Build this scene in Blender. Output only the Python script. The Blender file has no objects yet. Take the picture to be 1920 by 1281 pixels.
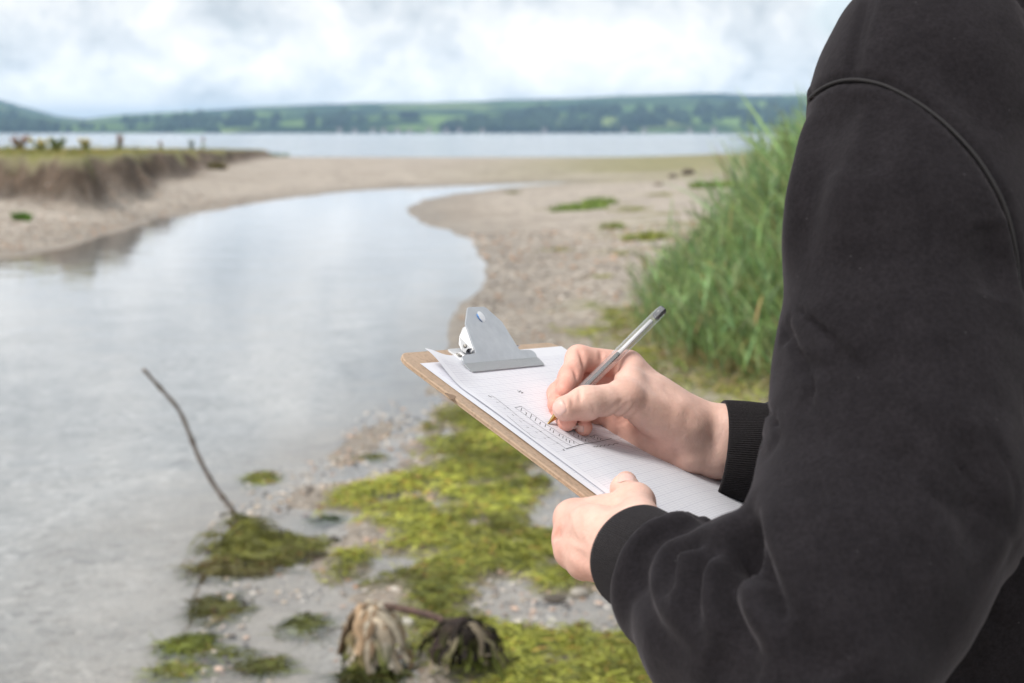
import bpy, bmesh, math, random
import numpy as np
from mathutils import Vector

scene = bpy.context.scene
coll = scene.collection
rng = np.random.default_rng(7)
random.seed(7)

# ------------------------------------------------------------------ camera
FOC = 1920 * 50 / 36                       # focal length in photo pixels (50 mm, full frame)
PITCH = math.atan((640.5 - 248) / FOC)     # horizon on photo row 248
CAM = np.array([0.0, 0.0, 1.42])
RT = np.array([1.0, 0, 0])
FW = np.array([0, math.cos(PITCH), -math.sin(PITCH)])
UP = np.array([0, math.sin(PITCH), math.cos(PITCH)])
cam_data = bpy.data.cameras.new('camera')
cam_data.lens = 50; cam_data.sensor_width = 36; cam_data.sensor_fit = 'HORIZONTAL'
cam_data.clip_start = 0.05; cam_data.clip_end = 20000
cam_data.dof.use_dof = True
cam_data.dof.focus_distance = 0.985
cam_data.dof.aperture_fstop = 9.0
cam_data.dof.aperture_blades = 9
cam = bpy.data.objects.new('camera', cam_data)
cam.location = CAM
cam.rotation_euler = (math.pi / 2 - PITCH, 0, 0)
coll.objects.link(cam)
scene.camera = cam

# ------------------------------------------------------------------ sky, sun, exposure
SUN_EL, SUN_AZ = math.radians(53), math.radians(-122)   # azimuth from +Y, negative = left
world = bpy.data.worlds.new('World')
scene.world = world
world.use_nodes = True
wn, wl = world.node_tree.nodes, world.node_tree.links
wn.clear()
def N(nodes, kind, **kw):
    n = nodes.new(kind)
    for k, v in kw.items():
        setattr(n, k, v)
    return n
w_out = N(wn, 'ShaderNodeOutputWorld')
w_sky = N(wn, 'ShaderNodeTexSky', sky_type='NISHITA')
w_sky.sun_disc = False
w_sky.sun_elevation = SUN_EL; w_sky.sun_rotation = SUN_AZ
w_sky.air_density = 1.0; w_sky.dust_density = 1.6
w_bg1 = N(wn, 'ShaderNodeBackground'); w_bg1.inputs['Strength'].default_value = 0.13
wl.new(w_sky.outputs[0], w_bg1.inputs[0])
w_tc = N(wn, 'ShaderNodeTexCoord')
w_sep = N(wn, 'ShaderNodeSeparateXYZ'); wl.new(w_tc.outputs['Generated'], w_sep.inputs[0])
def wmath(op, a, b=None, c=None):
    m = N(wn, 'ShaderNodeMath', operation=op)
    for i, v in enumerate((a, b, c)):
        if v is None: continue
        if isinstance(v, (int, float)): m.inputs[i].default_value = v
        else: wl.new(v, m.inputs[i])
    return m.outputs[0]
w_z = wmath('ADD', wmath('ABSOLUTE', w_sep.outputs[2]), 0.80)
w_cmb = N(wn, 'ShaderNodeCombineXYZ')
wl.new(wmath('DIVIDE', w_sep.outputs[0], w_z), w_cmb.inputs[0])
wl.new(wmath('DIVIDE', w_sep.outputs[1], w_z), w_cmb.inputs[1])
def wnoise(scale, detail, rough, dist, off):
    mp = N(wn, 'ShaderNodeMapping'); mp.inputs['Location'].default_value = off
    wl.new(w_cmb.outputs[0], mp.inputs[0])
    t = N(wn, 'ShaderNodeTexNoise'); t.inputs['Scale'].default_value = scale
    t.inputs['Detail'].default_value = detail; t.inputs['Roughness'].default_value = rough
    t.inputs['Distortion'].default_value = dist
    wl.new(mp.outputs[0], t.inputs['Vector'])
    return t.outputs[0]
def wramp(fac, pts):
    r = N(wn, 'ShaderNodeValToRGB')
    r.color_ramp.interpolation = 'EASE'
    e = r.color_ramp.elements
    while len(e) < len(pts): e.new(0.5)
    for i, (p, c) in enumerate(pts):
        e[i].position = p; e[i].color = (*c, 1)
    wl.new(fac, r.inputs[0])
    return r.outputs[0]
cloud_a = wnoise(4.6, 7, 0.56, 0.4, (3.1, 0.4, 0))
cloud_b = wnoise(14.0, 9, 0.60, 0.25, (7.7, 1.3, 2))
cov = wramp(cloud_a, [(0.30, (0.72,) * 3), (0.42, (1, 1, 1))])
tone = wramp(wmath('ADD', wmath('MULTIPLY', cloud_b, 0.62), wmath('MULTIPLY', cloud_a, 0.38)),
             [(0.40, (0.52, 0.56, 0.595)), (0.465, (0.66, 0.69, 0.715)), (0.52, (0.79, 0.80, 0.80)), (0.585, (0.92, 0.92, 0.91))])
w_bg2 = N(wn, 'ShaderNodeBackground')
wl.new(wmath('ADD', 0.60, wmath('MULTIPLY', 0.78, wmath('POWER', wmath('SUBTRACT', 1.0, wmath('ABSOLUTE', w_sep.outputs[2])), 22.0))), w_bg2.inputs['Strength'])   # clouds brighten towards the horizon
wl.new(tone, w_bg2.inputs[0])
w_mix = N(wn, 'ShaderNodeMixShader')
wl.new(cov, w_mix.inputs[0]); wl.new(w_bg1.outputs[0], w_mix.inputs[1]); wl.new(w_bg2.outputs[0], w_mix.inputs[2])
wl.new(w_mix.outputs[0], w_out.inputs['Surface'])

sun_data = bpy.data.lights.new('sun', 'SUN')
sun_data.energy = 1.5; sun_data.angle = math.radians(14); sun_data.color = (1.0, 0.955, 0.89)
sun = bpy.data.objects.new('sun', sun_data)
sd_ = Vector((math.sin(SUN_AZ) * math.cos(SUN_EL), math.cos(SUN_AZ) * math.cos(SUN_EL), math.sin(SUN_EL)))
sun.rotation_euler = sd_.to_track_quat('Z', 'Y').to_euler()
sun.location = (0, 0, 30)
coll.objects.link(sun)

scene.view_settings.view_transform = 'Standard'
scene.view_settings.look = 'None'
scene.view_settings.gamma = 1.0
scene.view_settings.exposure = 1.0
scene.view_settings.use_curve_mapping = False
scene.cycles.use_denoising = True
scene.cycles.max_bounces = 10
scene.cycles.transparent_max_bounces = 24
scene.cycles.volume_bounces = 0
scene.cycles.caustics_reflective = False
scene.cycles.caustics_refractive = False

# ------------------------------------------------------------------ helpers: pixels to places
def nrm(v):
    v = np.asarray(v, float); return v / np.linalg.norm(v)
def cp(px, py, d):
    """the point seen at photo pixel (px, py), d metres in front of the lens"""
    return CAM + d * ((px - 960) / FOC * RT + (640.5 - py) / FOC * UP + FW)
def c2w(v):
    return v[0] * RT + v[1] * UP + v[2] * FW
def proj(p):
    d = np.asarray(p) - CAM; z = d @ FW
    return 960 + FOC * (d @ RT) / z, 640.5 - FOC * (d @ UP) / z
def G(px, py, z=0.0):
    """the point of the level z seen at a pixel"""
    r = cp(px, py, 1) - CAM
    return CAM + r * ((z - CAM[2]) / r[2])

def tag(o, label=None, category=None, group=None, kind=None):
    if label: o['label'] = label
    if category: o['category'] = category
    if group: o['group'] = group
    if kind: o['kind'] = kind
    return o
def empty(name, loc=(0, 0, 0)):
    o = bpy.data.objects.new(name, None); o.location = loc
    o.empty_display_size = 0.1
    coll.objects.link(o)
    return o
def mesh_obj(name, verts, faces, mat=None, parent=None, smooth=True, color=None, colname='Col', origin='base'):
    """verts (N,3), faces: (M,k) array or a list of arrays / lists"""
    me = bpy.data.meshes.new(name)
    verts = np.asarray(verts, float)
    if parent is not None: verts = verts - world_loc(parent); origin = None
    elif origin == 'base':
        origin = np.array([*(verts.min(0) + verts.max(0))[:2] / 2, verts[:, 2].min()]); verts = verts - origin
    verts = verts.astype(np.float32)
    if isinstance(faces, np.ndarray):
        m, k = faces.shape
        me.vertices.add(len(verts)); me.vertices.foreach_set('co', verts.ravel())
        me.loops.add(m * k); me.loops.foreach_set('vertex_index', faces.astype(np.int32).ravel())
        me.polygons.add(m)
        me.polygons.foreach_set('loop_start', (np.arange(m) * k).astype(np.int32))
        me.polygons.foreach_set('loop_total', np.full(m, k, np.int32))
        me.update(calc_edges=True)
    else:
        me.from_pydata([tuple(map(float, v)) for v in verts], [], [tuple(map(int, f)) for f in faces])
    me.validate()
    if smooth:
        me.polygons.foreach_set('use_smooth', np.ones(len(me.polygons), bool))
    if color is not None:
        a = me.color_attributes.new(colname, 'FLOAT_COLOR', 'POINT')
        c = np.ones((len(verts), 4), np.float32); c[:, :color.shape[1]] = color
        a.data.foreach_set('color', c.ravel())
    me.update()
    o = bpy.data.objects.new(name, me)
    if origin is not None: o.location = origin
    coll.objects.link(o)
    if mat: me.materials.append(mat)
    if parent is not None: o.parent = parent
    return o
def world_loc(o):
    p = np.zeros(3)
    while o is not None:
        p = p + np.array(o.location); o = o.parent
    return p
class MB:
    """collects pieces of one mesh"""
    def __init__(s): s.v = []; s.f = []; s.c = []; s.n = 0
    def add(s, v, f, c=None):
        v = np.asarray(v, float)
        s.v.append(v); s.f += [tuple(int(i) + s.n for i in q) for q in f]; s.n += len(v)
        if c is not None:
            c = np.asarray(c, float)
            s.c.append(np.broadcast_to(c, (len(v), 3)) if c.ndim == 1 else c)
        return s
    def tube(s, pts, rad, seg=10, c=None, cap=True, up=None):
        pts = np.asarray(pts, float); n = len(pts)
        rad = np.broadcast_to(np.asarray(rad, float), (n,))
        t = np.gradient(pts, axis=0); t /= np.linalg.norm(t, axis=1)[:, None] + 1e-12
        a = np.array([0, 0, 1.0]) if up is None else np.asarray(up, float)
        if abs(t[0] @ a) > 0.9: a = np.array([1.0, 0, 0])
        vs = []
        e1 = np.cross(t[0], a); e1 /= np.linalg.norm(e1)
        for i in range(n):
            e1 = e1 - t[i] * (e1 @ t[i]); e1 /= np.linalg.norm(e1)
            e2 = np.cross(t[i], e1)
            th = np.arange(seg) * 2 * np.pi / seg
            vs.append(pts[i] + rad[i] * (np.cos(th)[:, None] * e1 + np.sin(th)[:, None] * e2))
        v = np.concatenate(vs); f = []
        for i in range(n - 1):
            for j in range(seg):
                k = (j + 1) % seg
                f.append((i * seg + j, i * seg + k, (i + 1) * seg + k, (i + 1) * seg + j))
        if cap:
            f.append(tuple(range(seg))[::-1]); f.append(tuple((n - 1) * seg + j for j in range(seg)))
        return s.add(v, f, c)
    def box(s, c0, ex, ey, ez, c=None):
        c0 = np.asarray(c0, float); v = []
        for x in (-1, 1):
            for y in (-1, 1):
                for z in (-1, 1):
                    v.append(c0 + x * np.asarray(ex) + y * np.asarray(ey) + z * np.asarray(ez))
        f = [(0, 1, 3, 2), (4, 6, 7, 5), (0, 4, 5, 1), (2, 3, 7, 6), (0, 2, 6, 4), (1, 5, 7, 3)]
        return s.add(v, f, c)
    def build(s, name, mat, parent=None, smooth=True):
        v = np.concatenate(s.v)
        col = np.concatenate(s.c) if s.c and sum(map(len, s.c)) == len(v) else None
        return mesh_obj(name, v, s.f, mat, parent, smooth, col)

def hash2(ix, iy, seed):
    h = (ix.astype(np.int64) * 374761393 + iy.astype(np.int64) * 668265263 + seed * 2147483647) & 0x7fffffff
    h = ((h ^ (h >> 13)) * 1274126177) & 0x7fffffff
    return ((h ^ (h >> 16)) & 0xffff) / 65535.0
def vnoise(x, y, seed=0):
    x = np.asarray(x, float); y = np.asarray(y, float)
    ix, iy = np.floor(x), np.floor(y); fx, fy = x - ix, y - iy
    fx = fx * fx * (3 - 2 * fx); fy = fy * fy * (3 - 2 * fy)
    a = hash2(ix, iy, seed); b = hash2(ix + 1, iy, seed); c = hash2(ix, iy + 1, seed); d = hash2(ix + 1, iy + 1, seed)
    return (a * (1 - fx) + b * fx) * (1 - fy) + (c * (1 - fx) + d * fx) * fy
def fbm(x, y, oct=4, seed=0):
    s = 0; a = 0.5; t = 0
    for o in range(oct):
        s = s + a * vnoise(x * 2 ** o + 17.3 * o, y * 2 ** o - 9.1 * o, seed + o); t += a; a *= 0.5
    return s / t
def sstep(a, b, x):
    t = np.clip((x - a) / (b - a), 0, 1); return t * t * (3 - 2 * t)
def poly_sd(x, y, poly):
    """signed distance to a polygon, negative inside"""
    P = np.asarray(poly, float)[:, :2]; Q = np.roll(P, -1, 0)
    d = np.full(x.shape, 1e18); ins = np.zeros(x.shape, bool)
    for (ax, ay), (bx, by) in zip(P, Q):
        ex, ey = bx - ax, by - ay
        t = np.clip(((x - ax) * ex + (y - ay) * ey) / (ex * ex + ey * ey + 1e-12), 0, 1)
        d = np.minimum(d, (x - ax - t * ex) ** 2 + (y - ay - t * ey) ** 2)
        c = ((ay > y) != (by > y)) & (x < (bx - ax) * (y - ay) / (by - ay + 1e-12) + ax)
        ins ^= c
    return np.where(ins, -1, 1) * np.sqrt(d)

def spline(pts, n):
    pts = np.asarray(pts, float); t = np.linspace(0, len(pts) - 1, n); i = np.clip(t.astype(int), 0, len(pts) - 2); u = (t - i)[:, None]
    g = lambda k: pts[np.clip(k, 0, len(pts) - 1)]
    a, b, c, d = g(i - 1), g(i), g(i + 1), g(i + 2)
    return .5 * (2 * b + (c - a) * u + (2 * a - 5 * b + 4 * c - d) * u ** 2 + (3 * b - a - 3 * c + d) * u ** 3)

# ------------------------------------------------------------------ helpers: materials
class Mat:
    def __init__(s, name):
        s.m = bpy.data.materials.new(name); s.m.use_nodes = True
        s.n, s.l = s.m.node_tree.nodes, s.m.node_tree.links
        s.n.clear()
        s.out = s.n.new('ShaderNodeOutputMaterial')
        s.b = s.n.new('ShaderNodeBsdfPrincipled')
        s.l.new(s.b.outputs[0], s.out.inputs[0])
        s._co = None
    def set(s, **kw):
        for k, v in kw.items():
            s.put(s.b.inputs[k.replace('_', ' ')], v)
        return s
    def put(s, sock, v):
        if isinstance(v, bpy.types.NodeSocket): s.l.new(v, sock)
        elif isinstance(v, (tuple, list)) and len(v) == 3 and sock.type == 'RGBA': sock.default_value = (*v, 1)
        else: sock.default_value = v
    def co(s, which='Object'):
        if s._co is None: s._co = s.n.new('ShaderNodeTexCoord')
        return s._co.outputs[which]
    def mapping(s, vec, scale=(1, 1, 1), rot=(0, 0, 0)):
        m = s.n.new('ShaderNodeMapping'); m.inputs['Scale'].default_value = scale; m.inputs['Rotation'].default_value = rot
        s.l.new(vec, m.inputs[0]); return m.outputs[0]
    def noise(s, scale, detail=4, rough=0.55, dist=0, vec=None, col=False):
        t = s.n.new('ShaderNodeTexNoise')
        t.inputs['Scale'].default_value = scale; t.inputs['Detail'].default_value = detail
        t.inputs['Roughness'].default_value = rough; t.inputs['Distortion'].default_value = dist
        s.l.new(vec or s.co(), t.inputs['Vector']); return t.outputs[1 if col else 0]
    def voro(s, scale, vec=None, out='Distance', feature='F1', rand=1.0):
        t = s.n.new('ShaderNodeTexVoronoi'); t.feature = feature
        t.inputs['Scale'].default_value = scale; t.inputs['Randomness'].default_value = rand
        s.l.new(vec or s.co(), t.inputs['Vector']); return t.outputs[out]
    def ramp(s, fac, pts, interp='LINEAR'):
        r = s.n.new('ShaderNodeValToRGB'); r.color_ramp.interpolation = interp
        e = r.color_ramp.elements
        while len(e) < len(pts): e.new(0.5)
        for i, (p, c) in enumerate(pts):
            e[i].position = p
            e[i].color = (c, c, c, 1) if isinstance(c, (int, float)) else (*c, 1)
        s.l.new(fac, r.inputs[0]); return r.outputs[0]
    def math(s, op, a, b=None, clamp=False):
        m = s.n.new('ShaderNodeMath'); m.operation = op; m.use_clamp = clamp
        s.put(m.inputs[0], a)
        if b is not None: s.put(m.inputs[1], b)
        return m.outputs[0]
    def mix(s, fac, a, b, mode='MIX'):
        m = s.n.new('ShaderNodeMix'); m.data_type = 'RGBA'; m.blend_type = mode
        s.put(m.inputs[0], fac); s.put(m.inputs[6], a); s.put(m.inputs[7], b)
        return m.outputs[2]
    def attr(s, name, out='Color'):
        a = s.n.new('ShaderNodeAttribute'); a.attribute_name = name; return a.outputs[out]
    def sep(s, v):
        q = s.n.new('ShaderNodeSeparateXYZ'); s.l.new(v, q.inputs[0]); return q.outputs
    def bump(s, h, strength=0.5, dist=0.001, normal=None):
        b = s.n.new('ShaderNodeBump'); b.inputs['Strength'].default_value = strength; b.inputs['Distance'].default_value = dist
        s.l.new(h, b.inputs['Height'])
        if normal is not None: s.l.new(normal, b.inputs['Normal'])
        s.l.new(b.outputs[0], s.b.inputs['Normal']); return b.outputs[0]

def attr_mat(name, rough=0.6, tint=0.25, scale=30, trans=0.0, spec=0.3, bump=0.0, bumpscale=60):
    """colour from the mesh's own colour attribute, varied a little by noise"""
    m = Mat(name)
    c = m.attr('Col')
    v = m.ramp(m.noise(scale, 4), [(0.3, 1 - tint), (0.7, 1 + tint)])
    cc = m.mix(1.0, c, v, 'MULTIPLY')
    m.set(Base_Color=cc, Roughness=rough)
    m.b.inputs['Specular IOR Level'].default_value = spec
    if bump: m.bump(m.noise(bumpscale, 5), bump, 0.01)
    if trans:
        t = m.n.new('ShaderNodeBsdfTranslucent'); m.put(t.inputs[0], cc)
        mx = m.n.new('ShaderNodeMixShader'); mx.inputs[0].default_value = trans
        m.l.new(m.b.outputs[0], mx.inputs[1]); m.l.new(t.outputs[0], mx.inputs[2]); m.l.new(mx.outputs[0], m.out.inputs[0])
    return m.m
# ------------------------------------------------------------------ the ground: stream, bars, cut bank, lake bed
stream_px = [(-260, 496), (-120, 488), (0, 480), (60, 468), (150, 447), (205, 429), (262, 411), (330, 402), (420, 387), (520, 371), (640, 359), (760, 351),
             (900, 346), (1050, 341.5), (1085, 341), (1060, 345), (960, 353), (885, 362.5), (825, 374), (797, 387), (796, 400), (825, 417),
             (882, 431), (925, 455), (952, 485), (965, 515), (956, 545), (930, 572), (918, 600), (922, 640), (920, 690), (895, 745), (865, 785),
             (800, 815), (770, 850), (742, 885), (700, 905), (655, 925), (640, 965), (660, 1010), (655, 1060), (690, 1120), (760, 1180), (800, 1240),
             (812, 1330), (770, 1420), (500, 1700), (-300, 1900), (-1500, 1500), (-1500, 700)]
STREAM = np.array([G(x, y)[:2] for x, y in stream_px])
# field on top of the cut bank (plan view), its edge traced at the height of the bank's top
bank_pd = [(-60, 26), (0, 25.5), (70, 25), (120, 24), (165, 24), (198, 25.5), (215, 28), (238, 30), (275, 33), (330, 39), (365, 45), (400, 51), (440, 57), (475, 64), (497, 70)]
be = [((x - 960) / FOC * d, d) for x, d in bank_pd]
BANK = np.array([(-400, 12), (-60, 20), (-19, 25)] + be + [(-15, 78), (-22, 88), (-60, 96), (-400, 100)])
ALGAE_PX = [(845, 765), (805, 815), (790, 850), (770, 885), (700, 905), (610, 920), (600, 945), (680, 955), (690, 1010), (640, 1050), (640, 1085), (700, 1095), (735, 1150), (760, 1190),
            (870, 1300), (840, 1500), (1500, 1500), (1500, 1150), (1260, 900), (1100, 760), (1000, 720), (900, 740)]
ALGAE = np.array([G(x, y)[:2] for x, y in ALGAE_PX])
AB_C = [(G(990, 1095)[:2], .30), (G(1150, 1230)[:2], .28)]
def ALG_B(x, y): return sum(0.085 * np.exp(-((x - c[0]) ** 2 + (y - c[1]) ** 2) / r ** 2) for c, r in AB_C)
LOWMUD = np.array([G(x, y)[:2] for x, y in [(880, 730), (820, 770), (770, 815), (715, 875), (640, 895), (585, 955), (560, 1010), (590, 1060), (620, 1110), (600, 1200), (640, 1290), (840, 1500), (1500, 1500), (1500, 1150), (1260, 900), (1100, 760), (1000, 720)]])
def height(x, y, detail=True):
    sd = poly_sd(x, y, STREAM)
    w = np.hypot(x, y)
    rough = (fbm(x * 0.9, y * 0.9, 4, 3) - 0.5)
    fine = (fbm(x * 5, y * 5, 3, 11) - 0.5)
    sdn = sd + rough * np.clip(0.10 + w * 0.008, 0, 0.7)
    land = 0.008 + 0.05 * np.clip(sdn, 0, 6) ** 0.9
    bed = np.maximum(sdn * 0.07, -0.22 - 0.1 * rough) + 0.02
    z = np.where(sdn > 0, land, bed)
    # low muddy algae shelf next to the photographer
    shelf = sstep(7.5, 4.5, w) * (x > -3)
    z = z * (1 - 0.45 * shelf) + shelf * 0.035 * rough
    z = z + 0.05 * rough * sstep(0.3, 2.5, sd) + 0.012 * fine * sstep(-0.5, 0.5, sd)
    # mud under the algae: humps stand out of the water, hollows stay flooded
    pl = poly_sd(x, y, LOWMUD)
    wa = sstep(0.20, -0.15, pl) * (y < 9)
    nn = 0.6 * fbm(x * 2.4, y * 2.4, 4, 51) + 0.4 * fbm(x * 7, y * 7, 3, 57) + ALG_B(x, y)
    z = z * (1 - wa) + wa * ((nn - 0.465) * 0.085 + 0.004 * fine - 0.05 * sstep(0.0, 0.25, poly_sd(x, y, ALGAE)))
    # gravel bar crest to the right
    z = z + 0.35 * sstep(3, 14, x) * sstep(10, 30, y)
    # lake beyond the beach
    lk = y - (84 + 6 * (fbm(x * 0.03, x * 0 + 2.2, 3, 5) - 0.5) - 0.02 * x)
    z = np.where(lk > -25, np.minimum(z, 0.55), z)
    z = z * sstep(4, -22, lk) + (-0.9) * sstep(-3, 25, lk) * (y > 0) + 0.0
    z = np.where(lk > 0, np.minimum(z, -0.004 * lk), z)
    # the field and its cut bank
    edge = (fbm(x * 0.55, y * 0.55, 4, 21) - 0.5) * 1.9 + (fbm(x * 2.2, y * 2.2, 3, 31) - 0.5) * 0.7
    edge = edge * 0.7
    sb = poly_sd(x, y, BANK) + edge * 0.8
    top = np.interp(y, [10, 24, 30, 38, 57, 70, 90], [1.07, 1.04, 0.97, 0.90, 0.69, 0.56, 0.42]) + 0.10 * (fbm(x * 0.25, y * 0.25, 3, 41) - 0.5)
    top = top + 0.14 * sstep(0.0, -6.0, sb) * sstep(45, 25, y)
    talus = 0.16 * sstep(3.0, 0.2, sb) * sstep(70, 20, y) * sstep(0.1, 1.6, sd)
    z = np.maximum(z, z + talus)
    lump3 = fbm(x * 3.1, y * 3.1, 3, 33) - 0.5
    sb = sb + 0.5 * (fbm(x * 1.4, y * 1.4, 3, 35) - 0.5)
    cut = sstep(0.30 + 1.3 * np.clip(fbm(x * 0.7, y * 0.7, 2, 37) - 0.35, 0, 1), -0.15, sb) * sstep(-0.2, 0.3, sd)
    z = z + 0.30 * lump3 * sstep(0.9, 0.1, np.abs(sb - 0.2)) * sstep(0.2, 1.0, sd)
    z = z * (1 - cut) + np.maximum(top, z) * cut
    return z, sd, sb
ALGAE2 = np.array([G(x, y, .1)[:2] for x, y in [(1060, 560), (1120, 548), (1200, 560), (1240, 600), (1270, 690), (1420, 730), (1420, 780), (1250, 740), (1150, 660), (1090, 610)]])
def algae_mask(x, y, sd=None):
    a = poly_sd(x, y, ALGAE); b = poly_sd(x, y, ALGAE2)
    n = fbm(x * 2.4, y * 2.4, 4, 51); n2 = fbm(x * 7, y * 7, 3, 57)
    m = sstep(0.08, -0.10, a + (n - 0.5) * 0.5) * sstep(0.435, 0.50, 0.6 * n + 0.4 * n2 + ALG_B(x, y))
    m2 = sstep(0.3, -0.4, b + (n - 0.5) * 1.2) * sstep(0.36, 0.50, n)
    return np.maximum(m, m2)

def build_terrain():
    ang = np.concatenate([np.linspace(-180, -32, 50)[:-1], np.linspace(-32, -22, 40)[:-1], np.linspace(-22, 22, 520)[:-1], np.linspace(22, 32, 30)[:-1], np.linspace(32, 180, 50)[:-1]])
    rad = np.concatenate([[0.4, 1.0, 1.8, 2.4], np.geomspace(2.9, 12, 330), np.geomspace(12.05, 95, 330), np.geomspace(97, 3000, 26)])
    A, Rr = np.meshgrid(np.radians(ang), rad)
    x = np.sin(A) * Rr; y = np.cos(A) * Rr
    z, sd, sb = height(x, y)
    am = algae_mask(x, y)
    lump = np.abs(fbm(x * 9, y * 9, 3, 61) - 0.5) * 2
    z = z + am * (0.012 + 0.035 * lump) * sstep(-0.6, -0.1, sd)
    nr, na = x.shape
    v = np.stack([x, y, z], -1).reshape(-1, 3)
    i = np.arange(nr - 1)[:, None] * na; j = np.arange(na)[None]
    k = (j + 1) % na
    f = np.stack([i + j, i + k, i + na + k, i + na + j], -1).reshape(-1, 4)[:, ::-1]
    cen = len(v); v = np.vstack([v, [[0, 0, z[0].mean()]]])
    # masks: R turf, G algae, B bare earth of the bank
    slope = np.gradient(z, axis=0) / (np.gradient(rad)[:, None] + 1e-9)
    turf = sstep(0.02, -0.22, sb + 0.5 * (fbm(x * 2.5, y * 2.5, 3, 39) - 0.5)) * sstep(0.35, 0.6, z)
    turf = np.maximum(turf, ((y < -2) | ((x > 9) & (y < 60))) * 0.8 * sstep(0.3, 0.7, fbm(x * .2, y * .2, 3, 71) + 0.1))
    flats = sstep(-52, -36, y - 84) * sstep(0, -9, y - 84) * sstep(-4, 6, x + 4 * (fbm(x * .1, y * .1, 3, 5) - .5)) * sstep(.25, .6, fbm(x * 0.12, y * 0.35, 4, 81) + 0.12)
    bar = 0.5 * sstep(.50, .62, fbm(x * .8, y * .8, 4, 77)) * sstep(-.2, 1.0, x - 0.1 * y + 1.0) * sstep(7, 10, y) * sstep(34, 22, y) * sstep(.3, 1.2, sd)
    turf = np.maximum(turf, bar)
    earth = sstep(1.3, 0.1, sb) * (1 - turf) * sstep(0.1, 0.4, z)
    m = np.stack([np.maximum(turf, flats * 0.7), am, earth], -1).reshape(-1, 3)
    m = np.vstack([m, [[0, 0, 0]]])
    faces = f
    o = mesh_obj('ground', v, faces, None, None, True, m, 'mask', origin=None)
    return o
ground = build_terrain()
tag(ground, 'sandy gravel banks, beach and grassy field round the stream', 'ground', kind='structure')

gm = Mat('ground_gravel')
pos = gm.co('Object')
mk = gm.attr('mask'); mr = gm.sep(mk)
pz = gm.sep(pos)[2]
big = gm.noise(0.35, 5, 0.6)
sand = gm.ramp(big, [(0.32, (0.385, 0.335, 0.285)), (0.55, (0.48, 0.425, 0.37)), (0.72, (0.32, 0.28, 0.24))])
peb = gm.voro(38, out='Color'); pebv = gm.sep(peb)[0]
stone = gm.ramp(pebv, [(0.0, (0.17, 0.145, 0.122)), (0.35, (0.29, 0.25, 0.21)), (0.7, (0.40, 0.34, 0.285)), (0.93, (0.52, 0.455, 0.39)), (1.0, (0.44, 0.29, 0.21))])
gmix = gm.ramp(gm.noise(0.8, 5, 0.65), [(0.40, 0.12), (0.66, 0.65)])
base = gm.mix(gmix, sand, stone)
coarse = gm.ramp(gm.sep(gm.voro(7, out='Color'))[1], [(0.0, 0.72), (1.0, 1.2)])
base = gm.mix(0.7, base, coarse, 'MULTIPLY')
earthc = gm.ramp(gm.noise(1.6, 6, 0.7), [(0.32, (0.040, 0.028, 0.020)), (0.5, (0.095, 0.068, 0.049)), (0.72, (0.21, 0.155, 0.115))])  # bare soil browns, deepened to carry the shade of the bank's overhang too
base = gm.mix(mr[2], base, earthc)
turfc = gm.ramp(gm.noise(1.1, 6, 0.7), [(0.3, (0.13, 0.145, 0.035)), (0.55, (0.22, 0.215, 0.06)), (0.75, (0.34, 0.285, 0.13))])
base = gm.mix(mr[0], base, turfc)
algc = gm.ramp(gm.noise(14, 6, 0.7), [(0.3, (0.045, 0.055, 0.012)), (0.52, (0.14, 0.165, 0.02)), (0.75, (0.28, 0.30, 0.05))])
base = gm.mix(mr[1], base, algc)
wet = gm.ramp(gm.math('ADD', gm.math('MULTIPLY', pz, 5.0), gm.math('MULTIPLY', gm.noise(1.2, 4), 0.35)), [(0.22, 1.0), (0.55, 0.0)])
base = gm.mix(wet, base, gm.mix(1.0, base, (0.66, 0.63, 0.59), 'MULTIPLY'))
silt = gm.ramp(gm.noise(3.0, 6, 0.7), [(0.3, (0.33, 0.315, 0.30)), (0.6, (0.43, 0.415, 0.40)), (0.8, (0.54, 0.515, 0.49))])
spk = gm.ramp(gm.sep(gm.voro(24, out='Color'))[2], [(0.0, 0.5), (0.15, 0.75), (0.25, 1.0), (0.85, 1.0), (0.95, 1.45)])
silt = gm.mix(0.85, silt, spk, 'MULTIPLY')
base = gm.mix(gm.ramp(gm.math('ADD', gm.math('MULTIPLY', pz, 14.0), 0.75), [(0.1, 0.0), (0.75, 1.0)]), silt, base)
gm.set(Base_Color=base, Roughness=gm.ramp(wet, [(0, 0.9), (1, 0.42)]))
gm.b.inputs['Specular IOR Level'].default_value = 0.35
gm.bump(gm.math('ADD', gm.math('MULTIPLY', gm.voro(38), 1.0), gm.noise(90, 4)), 0.6, 0.02)
ground.data.materials.append(gm.m)

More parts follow.
